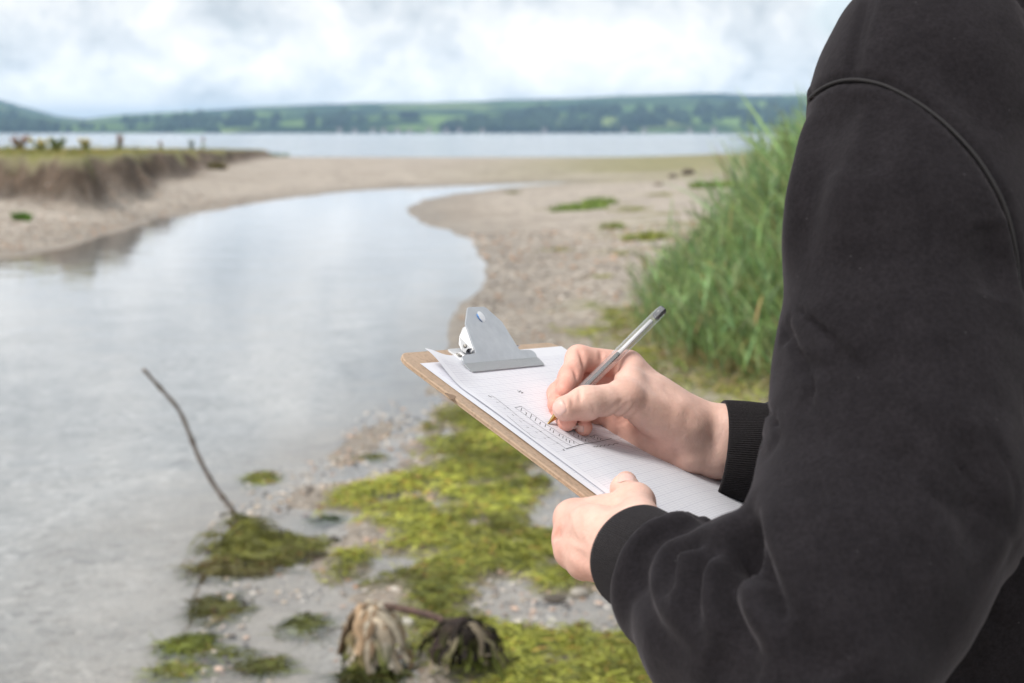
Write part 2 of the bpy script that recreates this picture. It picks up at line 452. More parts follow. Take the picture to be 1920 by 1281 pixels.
# ------------------------------------------------------------------ water
def water_mat(name, tint, bump_scale, bump_dist, rough, ior, streak):
    m = Mat(name)
    m.n.remove(m.b)
    fr = m.n.new('ShaderNodeLayerWeight'); fr.inputs[0].default_value = 0.5
    gl = m.n.new('ShaderNodeBsdfGlossy'); gl.inputs['Roughness'].default_value = rough; gl.inputs[0].default_value = (0.97, 0.98, 1, 1)
    tr = m.n.new('ShaderNodeBsdfTransparent'); tr.inputs[0].default_value = (*tint, 1)
    mx = m.n.new('ShaderNodeMixShader')
    b = m.n.new('ShaderNodeBump'); b.inputs['Strength'].default_value = 1.0; b.inputs['Distance'].default_value = bump_dist
    vec = m.mapping(m.co('Object'), (1, streak, 1))
    h = m.math('ADD', m.noise(bump_scale, 4, 0.5, 0.4, vec), m.math('MULTIPLY', m.noise(bump_scale * 5, 3, 0.5, 0.2, vec), 0.12))
    m.l.new(h, b.inputs['Height'])
    m.l.new(b.outputs[0], gl.inputs['Normal']); m.l.new(b.outputs[0], fr.inputs['Normal'])
    m.l.new(m.math('ADD', ior, m.math('MULTIPLY', 1 - ior, m.math('POWER', fr.outputs['Facing'], 5.0))), mx.inputs[0]); m.l.new(tr.outputs[0], mx.inputs[1]); m.l.new(gl.outputs[0], mx.inputs[2])
    m.l.new(mx.outputs[0], m.out.inputs[0])
    return m.m
SPLIT = 76.0
v = [(-260, -30, 0), (24, -30, 0), (24, SPLIT, 0), (-260, SPLIT, 0)]
tag(mesh_obj('stream_water', v, [(0, 1, 2, 3)], water_mat('stream_surface', (0.94, 0.955, 0.96), 1.5, 0.008, 0.02, 0.06, 1.0), origin=None), 'calm shallow stream reflecting the cloudy sky', 'water', kind='structure')
v = [(-2600, SPLIT, 0), (2600, SPLIT, 0), (2600, 3300, 0), (-2600, 3300, 0)]
tag(mesh_obj('lake_water', v, [(0, 1, 2, 3)], water_mat('lake_surface', (0.5, 0.6, 0.65), 0.5, 0.10, 0.12, 0.03, 1.0), origin=None), 'wide pale lake between the beach and the hills', 'water', kind='structure')

# ------------------------------------------------------------------ far hills, woods and houses
RIDGE = [(-700, 170), (-400, 160), (-150, 168), (0, 188), (60, 205), (120, 221), (170, 224), (240, 218), (330, 212), (420, 208), (500, 203), (600, 199), (700, 196),
         (820, 195), (950, 191), (1080, 188), (1180, 183), (1260, 181), (1330, 178), (1400, 181), (1500, 179), (1700, 184), (2000, 178), (2400, 190), (2900, 200)]
rx, ry = np.array(RIDGE, float).T
SHORE = 2250.0
def hill_h(x, y):
    px = 960 + FOC * x / y
    e = (248 - np.interp(px, rx, ry)) / FOC
    dr = np.where(px < 150, 4700, 4300 - 0.25 * (px - 900))
    zr = e * dr
    t = np.clip((y - SHORE) / (dr - SHORE), 0, 1.4)
    p = np.where(t < 1, 0.30 * sstep(0, 0.22, t) + 0.70 * sstep(0.02, 1.0, t) ** 1.15, 1 - 0.5 * (t - 1))
    return zr * p + 16 * (fbm(x * 0.004, y * 0.004, 4, 91) - 0.5) * sstep(0.05, 0.4, t) * sstep(1.15, .7, t) - 0.6 + 1.4 * sstep(0, 0.01, t)
a = np.radians(np.linspace(-38, 38, 420)); q = np.concatenate([[SHORE - 30], np.linspace(SHORE, 5200, 90)])
Ag, Qg = np.meshgrid(a, q); hx = np.tan(Ag) * Qg; hy = Qg
hz = hill_h(hx, hy); hz[0] = -3
nr, na = hx.shape
i = np.arange(nr - 1)[:, None] * na; j = np.arange(na - 1)[None]
hm = Mat('hill_fields')
hp = hm.co('Object')
cell = hm.voro(0.0062, vec=hm.mapping(hp, (1, 0.55, 1), (0, 0, 0.4)), out='Color')
fld = hm.ramp(hm.sep(cell)[0], [(0.0, (0.06, 0.11, 0.035)), (0.25, (0.13, 0.22, 0.06)), (0.5, (0.19, 0.29, 0.08)), (0.8, (0.25, 0.31, 0.10)), (1.0, (0.33, 0.29, 0.15))], 'CONSTANT')
edge = hm.ramp(hm.voro(0.0062, vec=hm.mapping(hp, (1, 0.55, 1), (0, 0, 0.4)), feature='DISTANCE_TO_EDGE'), [(0.02, 1.0), (0.06, 0.0)])
wood = hm.ramp(hm.noise(0.0042, 5, 0.6, 0.4), [(0.47, 0.0), (0.53, 1.0)])
woodc = hm.ramp(hm.noise(0.05, 3), [(0.3, (0.012, 0.028, 0.014)), (0.7, (0.03, 0.055, 0.022))])
hm.set(Base_Color=hm.mix(hm.math('MAXIMUM', wood, hm.math('MULTIPLY', edge, 0.8)), fld, woodc), Roughness=1.0)
hm.b.inputs['Specular IOR Level'].default_value = 0.0
tag(mesh_obj('hills', np.stack([hx, hy, hz], -1).reshape(-1, 3), np.stack([i + j, i + j + 1, i + na + j + 1, i + na + j], -1).reshape(-1, 4)[:, ::-1], hm.m, origin=None),
    'low far hills with fields and woods across the lake', 'hills', kind='structure')

def ico(sub=1):
    bm = bmesh.new(); bmesh.ops.create_icosphere(bm, subdivisions=sub, radius=1)
    v = np.array([w.co[:] for w in bm.verts]); f = np.array([[w.index for w in p.verts] for p in bm.faces]); bm.free()
    return v, f
ICO1, ICOF1 = ico(1); ICO2, ICOF2 = ico(2); ICO3, ICOF3 = ico(3)
def scatter_balls(centres, radii, squash, cols, base=(ICO1, ICOF1), jitter=0.25):
    bv, bf = base; n = len(centres)
    jit = 1 + jitter * (rng.random((n, len(bv), 1)) - 0.5) * 2
    th = rng.random(n) * 6.28; c, s = np.cos(th), np.sin(th)
    b = bv[None] * jit * radii[:, None, None] * np.asarray(squash)[:, None, :]
    x = b[..., 0] * c[:, None] - b[..., 1] * s[:, None]; y = b[..., 0] * s[:, None] + b[..., 1] * c[:, None]
    v = np.stack([x, y, b[..., 2]], -1) + centres[:, None]
    f = bf[None] + (np.arange(n) * len(bv))[:, None, None]
    col = np.repeat(cols, len(bv), 0)
    return v.reshape(-1, 3), f.reshape(-1, 3), col
n = 1900
tx = rng.uniform(-1250, 1250, n); ty = SHORE + 26 + rng.random(n) ** 2.2 * 420
tx *= ty / SHORE
tz = hill_h(tx, ty); tr_ = rng.uniform(5, 13, n)
keep = fbm(tx * .006, ty * .006, 3, 101) > 0.46
sq = np.stack([np.ones(n), np.ones(n), rng.uniform(0.8, 1.5, n)], 1)
tc = np.array([0.022, 0.042, 0.02]) * rng.uniform(0.6, 1.7, (n, 1))
v, f, c = scatter_balls(np.stack([tx, ty, tz + tr_ * 0.6], 1)[keep], tr_[keep], sq[keep], tc[keep])
tag(mesh_obj('far_woodland', v, f, attr_mat('far_leaves', 0.9, 0.2, 0.2), None, True, c, origin=None), 'dark belt of trees along the far lake shore', 'woodland', kind='stuff')

house_wall = Mat('house_render').set(Base_Color=(0.62, 0.58, 0.55), Roughness=0.8).m
house_roof = Mat('house_slate').set(Base_Color=(0.20, 0.15, 0.14), Roughness=0.8).m
def house(px, d, w, hgt, k):
    x = (px - 960) / FOC * d; z = float(hill_h(np.array([x]), np.array([d]))[0])
    e = empty('lake_house', (x, d, z - 1))
    mb = MB(); mb.box((x, d, z + hgt / 2 - 1), (w / 2, 0, 0), (0, 4, 0), (0, 0, hgt / 2 + 1)); mb.build('wall', house_wall, e, False)
    rv = [(x - w / 2 - .5, d - 4.6, z + hgt - .3), (x + w / 2 + .5, d - 4.6, z + hgt - .3), (x + w / 2 + .5, d + 4.6, z + hgt - .3), (x - w / 2 - .5, d + 4.6, z + hgt - .3), (x - w / 2 - .5, d, z + hgt + 3.2), (x + w / 2 + .5, d, z + hgt + 3.2)]
    mesh_obj('roof', rv, [(0, 1, 5, 4), (2, 3, 4, 5), (0, 4, 3), (1, 2, 5), (0, 3, 2, 1)], house_roof, e, False)
    for s_ in (-0.25, 0.25):
        mb = MB(); mb.box((x + s_ * w, d - 4.06, z + hgt * 0.45), (0.7, 0, 0), (0, 0.1, 0), (0, 0, 0.9)); mb.build('window', house_roof, e, False)
    tag(e, 'small white house on the far lake shore, ' + ['leftmost of all', 'second from the left end', 'third from the left end'][k] if k < 3 else 'tiny white house in the row along the far lake shore', 'house', 'white houses along the far shore')
for k, px in enumerate([72, 96, 118, 640, 668, 702, 722, 748, 770, 806, 838, 862, 905, 1020, 1168, 1205, 1290, 1334]):
    house(px, SHORE + 6 + (k * 7 % 11) + (120 if px < 130 else 0), 6 + (k * 5 % 5), 4 + (k % 2), k)
# ------------------------------------------------------------------ plants
def gz(x, y):
    x = np.atleast_1d(np.asarray(x, float)); y = np.atleast_1d(np.asarray(y, float))
    return height(x, y)[0]
def on_ground(px, py):
    """where the view through a pixel meets the ground"""
    z = 0.1
    for _ in range(14):
        p = G(px, py, z); z = 0.5 * z + 0.5 * max(float(gz(p[0], p[1])[0]), -.02)
    return G(px, py, z)
def ribbons(root, direc, length, width, droop, cols, segs=4, tipc=None, wav=0.0):
    """many leaf blades in one go: root (n,3), direc (n,3) first heading, droop = how far the tip falls"""
    n = len(root); t = np.linspace(0, 1, segs + 1)
    d = direc / np.linalg.norm(direc, axis=1)[:, None]
    side = np.cross(d, [0, 0, 1.0]); ln = np.linalg.norm(side, axis=1)[:, None]
    side = np.where(ln < 1e-3, np.array([[1.0, 0, 0]]), side / np.maximum(ln, 1e-6))
    tw = rng.uniform(-1.2, 1.2, n)
    nor = np.cross(side, d)
    side = side * np.cos(tw)[:, None] + nor * np.sin(tw)[:, None]
    c = root[:, None] + d[:, None] * (length[:, None] * t)[..., None]
    c[..., 2] -= (droop * length)[:, None] * t ** 2
    hd = d.copy(); hd[:, 2] = 0
    c += hd[:, None] * ((droop * length * 0.5)[:, None] * t ** 2)[..., None]
    if wav: c += rng.normal(0, 1, (n, segs + 1, 3)) * (wav * length)[:, None, None] * t[None, :, None]
    w = width[:, None] * np.clip(np.minimum(t * 4 + 0.45, 1.0) * (1 - t ** 2.2), 0.04, 1)
    l = c - side[:, None] * w[..., None] / 2; r = c + side[:, None] * w[..., None] / 2
    v = np.stack([l, r], 2).reshape(n, -1, 3)
    k = np.arange(segs) * 2
    f = np.stack([k, k + 1, k + 3, k + 2], 1)[None] + (np.arange(n) * (segs + 1) * 2)[:, None, None]
    cc = np.repeat(cols[:, None], (segs + 1) * 2, 1)
    if tipc is not None:
        tt = np.repeat(t, 2)[None, :, None]; cc = cc * (1 - tt ** 2) + np.asarray(tipc)[:, None] * tt ** 2
    return v.reshape(-1, 3), f.reshape(-1, 4), cc.reshape(-1, 3)
def join(parts):
    vs, fs, cs, o = [], [], [], 0
    for v, f, c in parts:
        vs.append(v); fs.append(f + o); cs.append(c); o += len(v)
    return np.concatenate(vs), np.concatenate(fs), np.concatenate(cs)
leaf_m = attr_mat('reed_leaf', 0.5, 0.25, 6, trans=0.35, spec=0.35)
turf_m = attr_mat('turf_blades', 0.7, 0.25, 3, trans=0.25, spec=0.2)
algae_m = attr_mat('wet_algae', 0.55, 0.3, 25, trans=0.2, spec=0.35)

def jitter_col(base, n, amt=0.3, hue=0.12):
    b = np.array(base)[None] * (1 + amt * rng.uniform(-1, 1, (n, 1)))
    return np.clip(b * (1 + hue * rng.uniform(-1, 1, (n, 3))), 0.002, 1)

# reed bed on the right bank
edge_y = np.array([5.5, 7.0, 7.6, 8.2, 9.4, 11.0, 13.0, 16.0, 25.0, 36.0, 60.0])
edge_x = np.array([2.3, 1.62, 1.22, 1.06, 0.96, 1.32, 1.90, 2.60, 4.65, 7.0, 12.2])
def reed_parts(x, y, hgt, near):
    n = len(x); z = gz(x, y)
    base = np.stack([x, y, z - 0.03], 1)
    lean = np.stack([rng.normal(-0.10, 0.13, n), rng.normal(-0.03, 0.12, n), np.ones(n)], 1)
    lean /= np.linalg.norm(lean, axis=1)[:, None]
    parts = []
    stemc = jitter_col((0.24, 0.33, 0.12), n, 0.25)
    parts.append(ribbons(base, lean, hgt * 0.92, np.full(n, 0.009), np.full(n, 0.03), stemc, 4))
    nl = 9 if near else 6
    for k in range(nl):
        t = (k + 0.6 + rng.uniform(-.3, .3, n)) / (nl + 0.2)
        root = base + lean * (hgt * 0.92 * t)[:, None]
        az = rng.uniform(0, 6.283, n) ; el = rng.uniform(0.85, 1.38, n)
        d = np.stack([np.cos(az) * np.cos(el) - 0.12, np.sin(az) * np.cos(el) - 0.05, np.sin(el)], 1)
        L = rng.uniform(0.28, 0.52, n) * np.clip(hgt / 1.3, 0.55, 1.15)
        c = jitter_col((0.265, 0.385, 0.18), n, 0.5, 0.16)
        dry = rng.random(n) < np.where(t < 0.25, 0.55, 0.05); c[dry] = jitter_col((0.42, 0.33, 0.17), int(dry.sum()), 0.3)
        parts.append(ribbons(root, d, L, rng.uniform(0.010, 0.019, n) * np.clip(hgt / 1.2, .7, 1.1), rng.uniform(0.03, 0.55, n), c, 5, c * np.array([1.35, 1.2, 0.9])))
    return parts
def sample_reeds(n, y0, y1, depth):
    y = rng.uniform(y0, y1, n); x = np.interp(y, edge_y, edge_x) + rng.random(n) ** 1.2 * depth + rng.normal(0, 0.10, n)
    into = np.maximum(x - np.interp(y, edge_y, edge_x), 0)
    h = 0.42 + 0.98 * np.clip(into + 0.25 * (fbm(x * 1.3, y * 1.3, 3, 111) - 0.5), 0, 0.98) + rng.normal(0, 0.08, n)
    return x, y, np.clip(h, 0.4, 1.95)
P = []
P += reed_parts(*sample_reeds(1900, 6.6, 10.5, 2.0), True)
P += reed_parts(*sample_reeds(1300, 10.5, 18, 3.0), False)
P += reed_parts(*sample_reeds(900, 18, 46, 6.0), False)
P += reed_parts(*sample_reeds(350, 4.0, 6.6, 2.5), True)
v, f, c = join(P)
tag(mesh_obj('reed_bed', v, f, leaf_m, None, True, c, origin=None), 'dense bed of tall green reeds along the right bank', 'reeds', kind='stuff')
m = 5200
y = rng.uniform(6.4, 12, m); x = np.interp(y, edge_y, edge_x) + rng.normal(0.02, 0.22, m)
rt_ = np.stack([x, y, gz(x, y) - .01], 1); az = rng.uniform(0, 6.283, m)
c = jitter_col((0.34, 0.27, 0.14), m, .4); g_ = rng.random(m) < .45; c[g_] = jitter_col((0.24, 0.29, 0.08), int(g_.sum()), .4)
v, f, cc = ribbons(rt_, np.stack([np.cos(az), np.sin(az), rng.uniform(.1, 1.4, m)], 1), rng.uniform(.05, .22, m), rng.uniform(.006, .013, m), rng.uniform(.2, .9, m), c, 3)
tag(mesh_obj('reed_litter', v, f, turf_m, None, True, cc, origin=None), 'dry straw and low weeds round the foot of the reeds', 'litter', kind='stuff')
# single reeds that stand out in front of the bed
for k, (px, py, hh, lab) in enumerate([(1283, 640, 1.02, 'lone tall reed rising left of the reed bed edge'), (1238, 655, 0.62, 'short leaning reed at the front left corner of the reed bed'),
                                      (1302, 735, 0.55, 'low reed at the foot of the reed bed above the writing hand'), (1395, 745, 0.7, 'reed with drooping leaves beside the dark sleeve')]):
    p = on_ground(px, py)
    v, f, c = join(reed_parts(np.array([p[0]]), np.array([p[1]]), np.array([hh]), True))
    o = mesh_obj('reed_plant', v, f, leaf_m, None, True, c)
    tag(o, lab, 'reed', 'single reeds in front of the reed bed')

def tuft(px, py, w, h, n, base, label, name='grass_tuft', group='grass tufts on the gravel', z0=0.12, cat='grass tuft'):
    p = on_ground(px, py); r = w / 2
    a = rng.uniform(0, 6.283, n); q = rng.random(n) ** .8 * r * (0.55 + 0.9 * vnoise(a * 1.3 + px, a * 0 + py, 5))
    x = p[0] + np.cos(a) * q; y = p[1] + np.sin(a) * q * 0.9
    root = np.stack([x, y, gz(x, y) - 0.01], 1)
    az = rng.uniform(0, 6.283, n)
    d = np.stack([np.cos(az) * 0.45, np.sin(az) * 0.45, np.ones(n)], 1)
    c = jitter_col(base, n, 0.35)
    v, f, cc = ribbons(root, d, rng.uniform(0.5, 1.1, n) * h, np.full(n, max(0.012, h * 0.10)), rng.uniform(0.1, 0.6, n), c, 3, c * 1.25)
    return tag(mesh_obj(name, v, f, turf_m, None, True, cc), label, cat, group)
GR = (0.22, 0.30, 0.08)
tuft(1085, 393, 0.95, 0.195, 630, GR, 'wide bright green grass tuft on the gravel bar, left of the pair')
tuft(1117, 384, 0.6, 0.225, 390, GR, 'smaller grass tuft just behind the wide one on the gravel bar')
tuft(1190, 394, 0.75, 0.105, 300, (0.28, 0.29, 0.10), 'flat faded grass patch right of the green pair on the gravel')
tuft(1152, 428, 0.34, 0.15, 240, (0.26, 0.30, 0.08), 'small pale green tuft midway down the gravel bar')
tuft(1216, 450, 0.46, 0.195, 390, (0.28, 0.31, 0.08), 'yellowish green tuft nearest the reeds on the gravel bar')
tuft(1330, 352, 1.3, 0.28, 420, (0.22, 0.31, 0.08), 'large green tuft at the far edge of the reeds')
tuft(1017, 392, 0.35, 0.05, 80, (0.20, 0.18, 0.07), 'tiny dry tuft left of the green pair')
tuft(1045, 470, 0.42, 0.07, 160, (0.26, 0.26, 0.09), 'faint olive patch on the gravel near the water bend')
tuft(1240, 366, 0.7, 0.10, 140, (0.26, 0.27, 0.09), 'olive tuft on the far gravel below the driftwood lump')
tuft(1128, 520, 0.30, 0.06, 130, (0.28, 0.28, 0.08), 'low yellowish sprig on the gravel left of the reeds')
tuft(1165, 478, 0.25, 0.07, 120, (0.26, 0.29, 0.08), 'small sprig between the pale tuft and the reed edge')
tuft(962, 363, 0.35, 0.14, 60, (0.15, 0.16, 0.05), 'lone small tuft at the tip of the gravel bar by the water')
tuft(42, 412, 0.30, 0.20, 260, (0.10, 0.20, 0.03), 'round bright green plant on the gravel below the cut bank', z0=0.3)
tuft(507, 295, 1.6, 0.45, 200, (0.09, 0.14, 0.04), 'dark green clump at the far end of the cut bank', z0=0.3)
tuft(410, 318, 0.5, 0.42, 120, (0.16, 0.14, 0.06), 'brownish tuft on the beach below the far bank', z0=0.3)

# turf along the top of the cut bank
n = 26000
y = 15 + rng.random(n) ** 1.5 * 50; x = -y * rng.uniform(0.16, 0.42, n)
z, sd, sb = height(x, y)
k = (sb < 0.12 - 0.2 * rng.random(n)) & (z > 0.42)
x, y, z = x[k], y[k], z[k]; n = len(x)
az = rng.uniform(0, 6.283, n); d = np.stack([np.cos(az) * .5, np.sin(az) * .5, np.ones(n)], 1)
c = jitter_col((0.27, 0.265, 0.085), n, 0.4); dry = rng.random(n) < 0.3; c[dry] = jitter_col((0.38, 0.31, 0.14), int(dry.sum()), 0.3)
v, f, cc = ribbons(np.stack([x, y, z - .02], 1), d, rng.uniform(0.06, 0.20, n) * (1 + 1.1 * (rng.random(n) < .08)), np.full(n, 0.020), rng.uniform(.1, .8, n), c, 3)
tag(mesh_obj('bank_grass', v, f, turf_m, None, True, cc, origin=None), 'short yellow-green turf on top of the cut bank', 'grass', kind='stuff')

def weed(name, px, d, h, w, leafc, flowerc, label, cat, nst=7, flower_from=0.6):
    x = (px - 960) / FOC * d; z = float(gz(x, d)[0])
    e = empty(name, (x, d, z))
    az = rng.uniform(0, 6.283, nst); ends = []
    mb = MB()
    for a_ in az:
        q = rng.random() * w / 2; top = np.array([x + math.cos(a_) * q, d + math.sin(a_) * q, z + h * rng.uniform(.8, 1.02)])
        mb.tube([np.array([x + math.cos(a_) * q * .3, d + math.sin(a_) * q * .3, z - .02]), (np.array([x, d, z]) + top) / 2 + [0, 0, h * .05], top], [.012, .009, .006], 5, leafc)
        ends.append(top)
    mb.build('stem', turf_m, e)
    m = 16 * nst; ii = rng.integers(0, nst, m); t = rng.uniform(.05, .75, m)
    root = np.array([x, d, z]) + (np.array(ends)[ii] - [x, d, z]) * t[:, None]
    a2 = rng.uniform(0, 6.283, m)
    v, f, c = ribbons(root, np.stack([np.cos(a2), np.sin(a2), np.full(m, .6)], 1), rng.uniform(.08, .2, m) * max(h, .4) * 1.3, np.full(m, .05), rng.uniform(.1, .6, m), jitter_col(leafc, m, .3), 3)
    tag(mesh_obj('foliage', v, f, turf_m, e, True, c), kind='stuff')
    m = 26 * nst; ii = rng.integers(0, nst, m); t = rng.uniform(flower_from, 1.04, m)
    cen = np.array([x, d, z]) + (np.array(ends)[ii] - [x, d, z]) * t[:, None] + rng.normal(0, .035 * max(h, .5), (m, 3))
    v, f, c = scatter_balls(cen, rng.uniform(.012, .03, m) * max(h, .6), np.ones((m, 3)), jitter_col(flowerc, m, .3))
    tag(mesh_obj('flower_head', v, f, turf_m, e, True, c), kind='stuff')
    return tag(e, label, cat, 'tall weeds on the field above the bank')
YEL, RED, GRN = (0.70, 0.54, 0.08), (0.42, 0.20, 0.13), (0.22, 0.26, 0.08)
weed('ragwort', 84, 31, .27, .6, GRN, YEL, 'yellow flowering weed, leftmost of the two on the bank', 'weed', 9)
weed('ragwort', 170, 32, .28, .42, GRN, YEL, 'small yellow flowering weed between the green bush and the brown one', 'weed', 6)
weed('leafy_weed', 112, 30, .32, .5, GRN, (0.16, 0.22, 0.05), 'green leafy weed beside the yellow flowers on the bank', 'weed', 9, .3)
weed('dock_plant', 230, 36, .42, .28, GRN, RED, 'tallest reddish brown dock plant on the bank', 'weed', 6, .45)
weed('dock_plant', 44, 32, .32, .9, (.2, .13, .06), RED, 'wide low reddish dock plant at the far left', 'weed', 8, .6)
weed('dock_plant', 308, 42, .30, .16, GRN, RED, 'thin dark dock stalk on the middle of the bank', 'weed', 2, .6)
weed('dock_plant', 386, 52, .55, .2, GRN, RED, 'thin tall dock stalk near the far end of the bank', 'weed', 2, .7)
weed('leafy_weed', 364, 48, .36, .3, (.08, .12, .04), (.1, .13, .05), 'dark green upright weed beside the thin tall stalk', 'weed', 4, .4)

# ------------------------------------------------------------------ algae on the near shore
def algae_blades(x, y, z, per, L, rise=0.5, tone=(0.40, 0.42, 0.075)):
    n = len(x)
    X = np.repeat(np.stack([x, y, z], 1), per, 0) + rng.normal(0, 0.012, (n * per, 3)) * [1, 1, .25]
    m = len(X); az = rng.uniform(0, 6.283, m)
    d = np.stack([np.cos(az), np.sin(az), rng.uniform(0.1, 2.0, m) * rise], 1)
    tone_n = np.repeat(fbm(x * 3, y * 3, 3, 121), per)
    c = np.array(tone)[None] * (0.2 + 1.6 * tone_n[:, None] ** 1.4) * rng.uniform(0.45, 1.6, (m, 1))
    br = rng.random(m) < 0.10; c[br] = c[br] * [1.1, 0.65, 0.9]
    return ribbons(X, d, rng.uniform(.5, 1.3, m) * L, rng.uniform(.0028, .0068, m), rng.uniform(.2, 1.0, m), c, 3, None, 0.08)
n = 60000
x = rng.uniform(-1.4, 2.6, n); y = 3.0 + rng.random(n) ** 1.3 * 8
am = algae_mask(x, y); z, sd, sb = height(x, y)
k = (rng.random(n) < am * np.clip(1.25 - (y - 3) * 0.10, .25, 1)) & (sd > -0.7)
x, y, z, am = x[k], y[k], z[k], am[k]
lump = np.abs(fbm(x * 9, y * 9, 3, 61) - 0.5) * 2
z = np.maximum(z + am * (0.012 + 0.035 * lump), 0.0)
k = rng.permutation(len(x))[:19000]
v, f, c = algae_blades(x[k], y[k], z[k], 8, 0.05, 0.36)
tag(mesh_obj('algae_mat', v, f, algae_m, None, True, c, origin=None), 'bright green algae mats covering the muddy stones by the water', 'algae', kind='stuff')

def clump(px, py, wx, wy, hgt, n, label, tone=(0.22, 0.235, 0.045), peak=None, name='algae_clump', group='algae clumps standing in the shallow water'):
    """a mound of weed in shallow water: lumpy core and trailing blades, one mesh"""
    p = G(px, py); bv, bf = ICO3, ICOF3
    nz = fbm(bv[:, 0] * 2.2 + px, bv[:, 1] * 2.2 + py + bv[:, 2] * 1.7, 4, 131)
    core = bv * (0.25 + 1.35 * nz[:, None]) * [wx / 2, wy / 2, hgt * 0.55]
    if peak is not None:
        t = np.clip(1 - np.hypot(core[:, 0] - peak[0], core[:, 1] - peak[1]) / peak[3], 0, 1)
        core[:, 2] = np.where(core[:, 2] > 0, core[:, 2] + t ** 1.6 * peak[2], core[:, 2])
    core += p; core[:, 2] -= 0.008
    ccol = np.array(tone)[None] * (0.3 + 0.9 * fbm(core[:, 0] * 25, core[:, 1] * 25 + core[:, 2] * 20, 3, 7)[:, None])
    top = core[bv[:, 2] > 0.15]
    q = top[rng.integers(0, len(top), n)]
    q = q + (q - p) * rng.uniform(-.1, .45, (n, 1)) * [1, 1, 0]
    v2, f2, c2 = algae_blades(q[:, 0], q[:, 1], q[:, 2], 6, 0.062, 0.14, tone)
    v2[:, 2] = np.maximum(v2[:, 2], -0.01)
    v = np.concatenate([core, v2]); tri = bf
    faces = [tuple(t) for t in tri] + [tuple(q_ + len(core)) for q_ in f2]
    return tag(mesh_obj(name, v, faces, algae_m, None, True, np.concatenate([ccol, c2])), label, 'algae', group)

clump(490, 896, 0.11, 0.16, 0.022, 90, 'small lone algae tuft in open water right of the thin stick')
clump(657, 926, 0.20, 0.20, 0.03, 150, 'flat algae island beside the main green mat, nearest the shore edge')
clump(662, 857, 0.07, 0.10, 0.015, 40, 'left of the two tiny algae specks far out near the clipboard')
clump(707, 857, 0.07, 0.10, 0.015, 40, 'right of the two tiny algae specks far out near the clipboard')
clump(613, 972, 0.06, 0.06, 0.018, 40, 'tiny dark algae speck right of the stick heap', (0.05, 0.08, 0.02))
clump(410, 1140, 0.13, 0.20, 0.025, 130, 'rounded algae island below the stick heap', (0.19, 0.19, 0.05))
clump(352, 1208, 0.10, 0.10, 0.03, 110, 'bright algae tuft at lower left, topmost of its group', (0.22, 0.26, 0.04))
clump(400, 1222, 0.13, 0.07, 0.012, 90, 'thin spread algae patch trailing right of the lower left tuft')
clump(338, 1255, 0.10, 0.07, 0.02, 80, 'lowest algae tuft at the bottom left edge')
clump(500, 1248, 0.10, 0.09, 0.024, 70, 'faint submerged algae patch between the tufts and the dry weed', (0.20, 0.22, 0.05))
clump(570, 1170, 0.12, 0.16, 0.022, 70, 'sparse drowned algae strands left of the pale dry weed', (0.20, 0.22, 0.06))
clump(448, 1062, 0.30, 0.22, 0.03, 260, 'brown fringed algae raft at the water side of the stick heap', (0.20, 0.18, 0.06))
clump(505, 1030, 0.34, 0.34, 0.035, 420, 'peaked heap of draped weed round the foot of the thin stick', (0.21, 0.215, 0.045), peak=(-0.10, 0.13, 0.11, 0.16), name='weed_heap')
clump(605, 1045, 0.22, 0.10, 0.02, 120, 'low brown weed tail trailing from the stick heap towards the shore', (0.12, 0.10, 0.05))

# ------------------------------------------------------------------ pebbles and shells
def stones(n, y0, y1, xr, size, name, label, cond):
    y = y0 + rng.random(n) ** 1.4 * (y1 - y0); x = rng.uniform(xr[0], xr[1], n) * (y / 6)
    z, sd, sb = height(x, y); k = cond(x, y, z, sd)
    x, y, z = x[k], y[k], z[k]; n = len(x)
    r = rng.uniform(size[0], size[1], n) * np.clip(y / 7, 0.8, 2.2)
    pal = np.array([(0.36, 0.31, 0.26), (0.50, 0.44, 0.38), (0.28, 0.245, 0.21), (0.19, 0.165, 0.15), (0.62, 0.56, 0.50), (0.48, 0.30, 0.20), (0.36, 0.33, 0.30)])
    cols = pal[rng.integers(0, len(pal), n)] * rng.uniform(.7, 1.2, (n, 1))
    sq = np.stack([rng.uniform(.8, 1.4, n), rng.uniform(.7, 1.1, n), rng.uniform(.3, .65, n)], 1)
    v, f, c = scatter_balls(np.stack([x, y, z + r * .12], 1), r, sq, cols, jitter=.15)
    tag(mesh_obj(name, v, f, stone_m, None, True, c, origin=None), label, 'gravel', kind='stuff')
stone_m = attr_mat('pebble', 0.7, 0.25, 60, spec=0.4, bump=0.2)
stones(17000, 3.0, 20, (-1.2, 2.6), (0.006, 0.016), 'gravel', 'loose gravel strewn over the bar and the near shore', lambda x, y, z, sd: (sd > -0.25) & (rng.random(len(x)) < np.where(algae_mask(x, y) > .5, .22, .95)))
stones(9000, 14, 30, (-2.9, -0.6), (0.006, 0.014), 'beach_gravel', 'loose gravel on the beach below the cut bank', lambda x, y, z, sd: (sd > -0.1) & (z < 0.7))
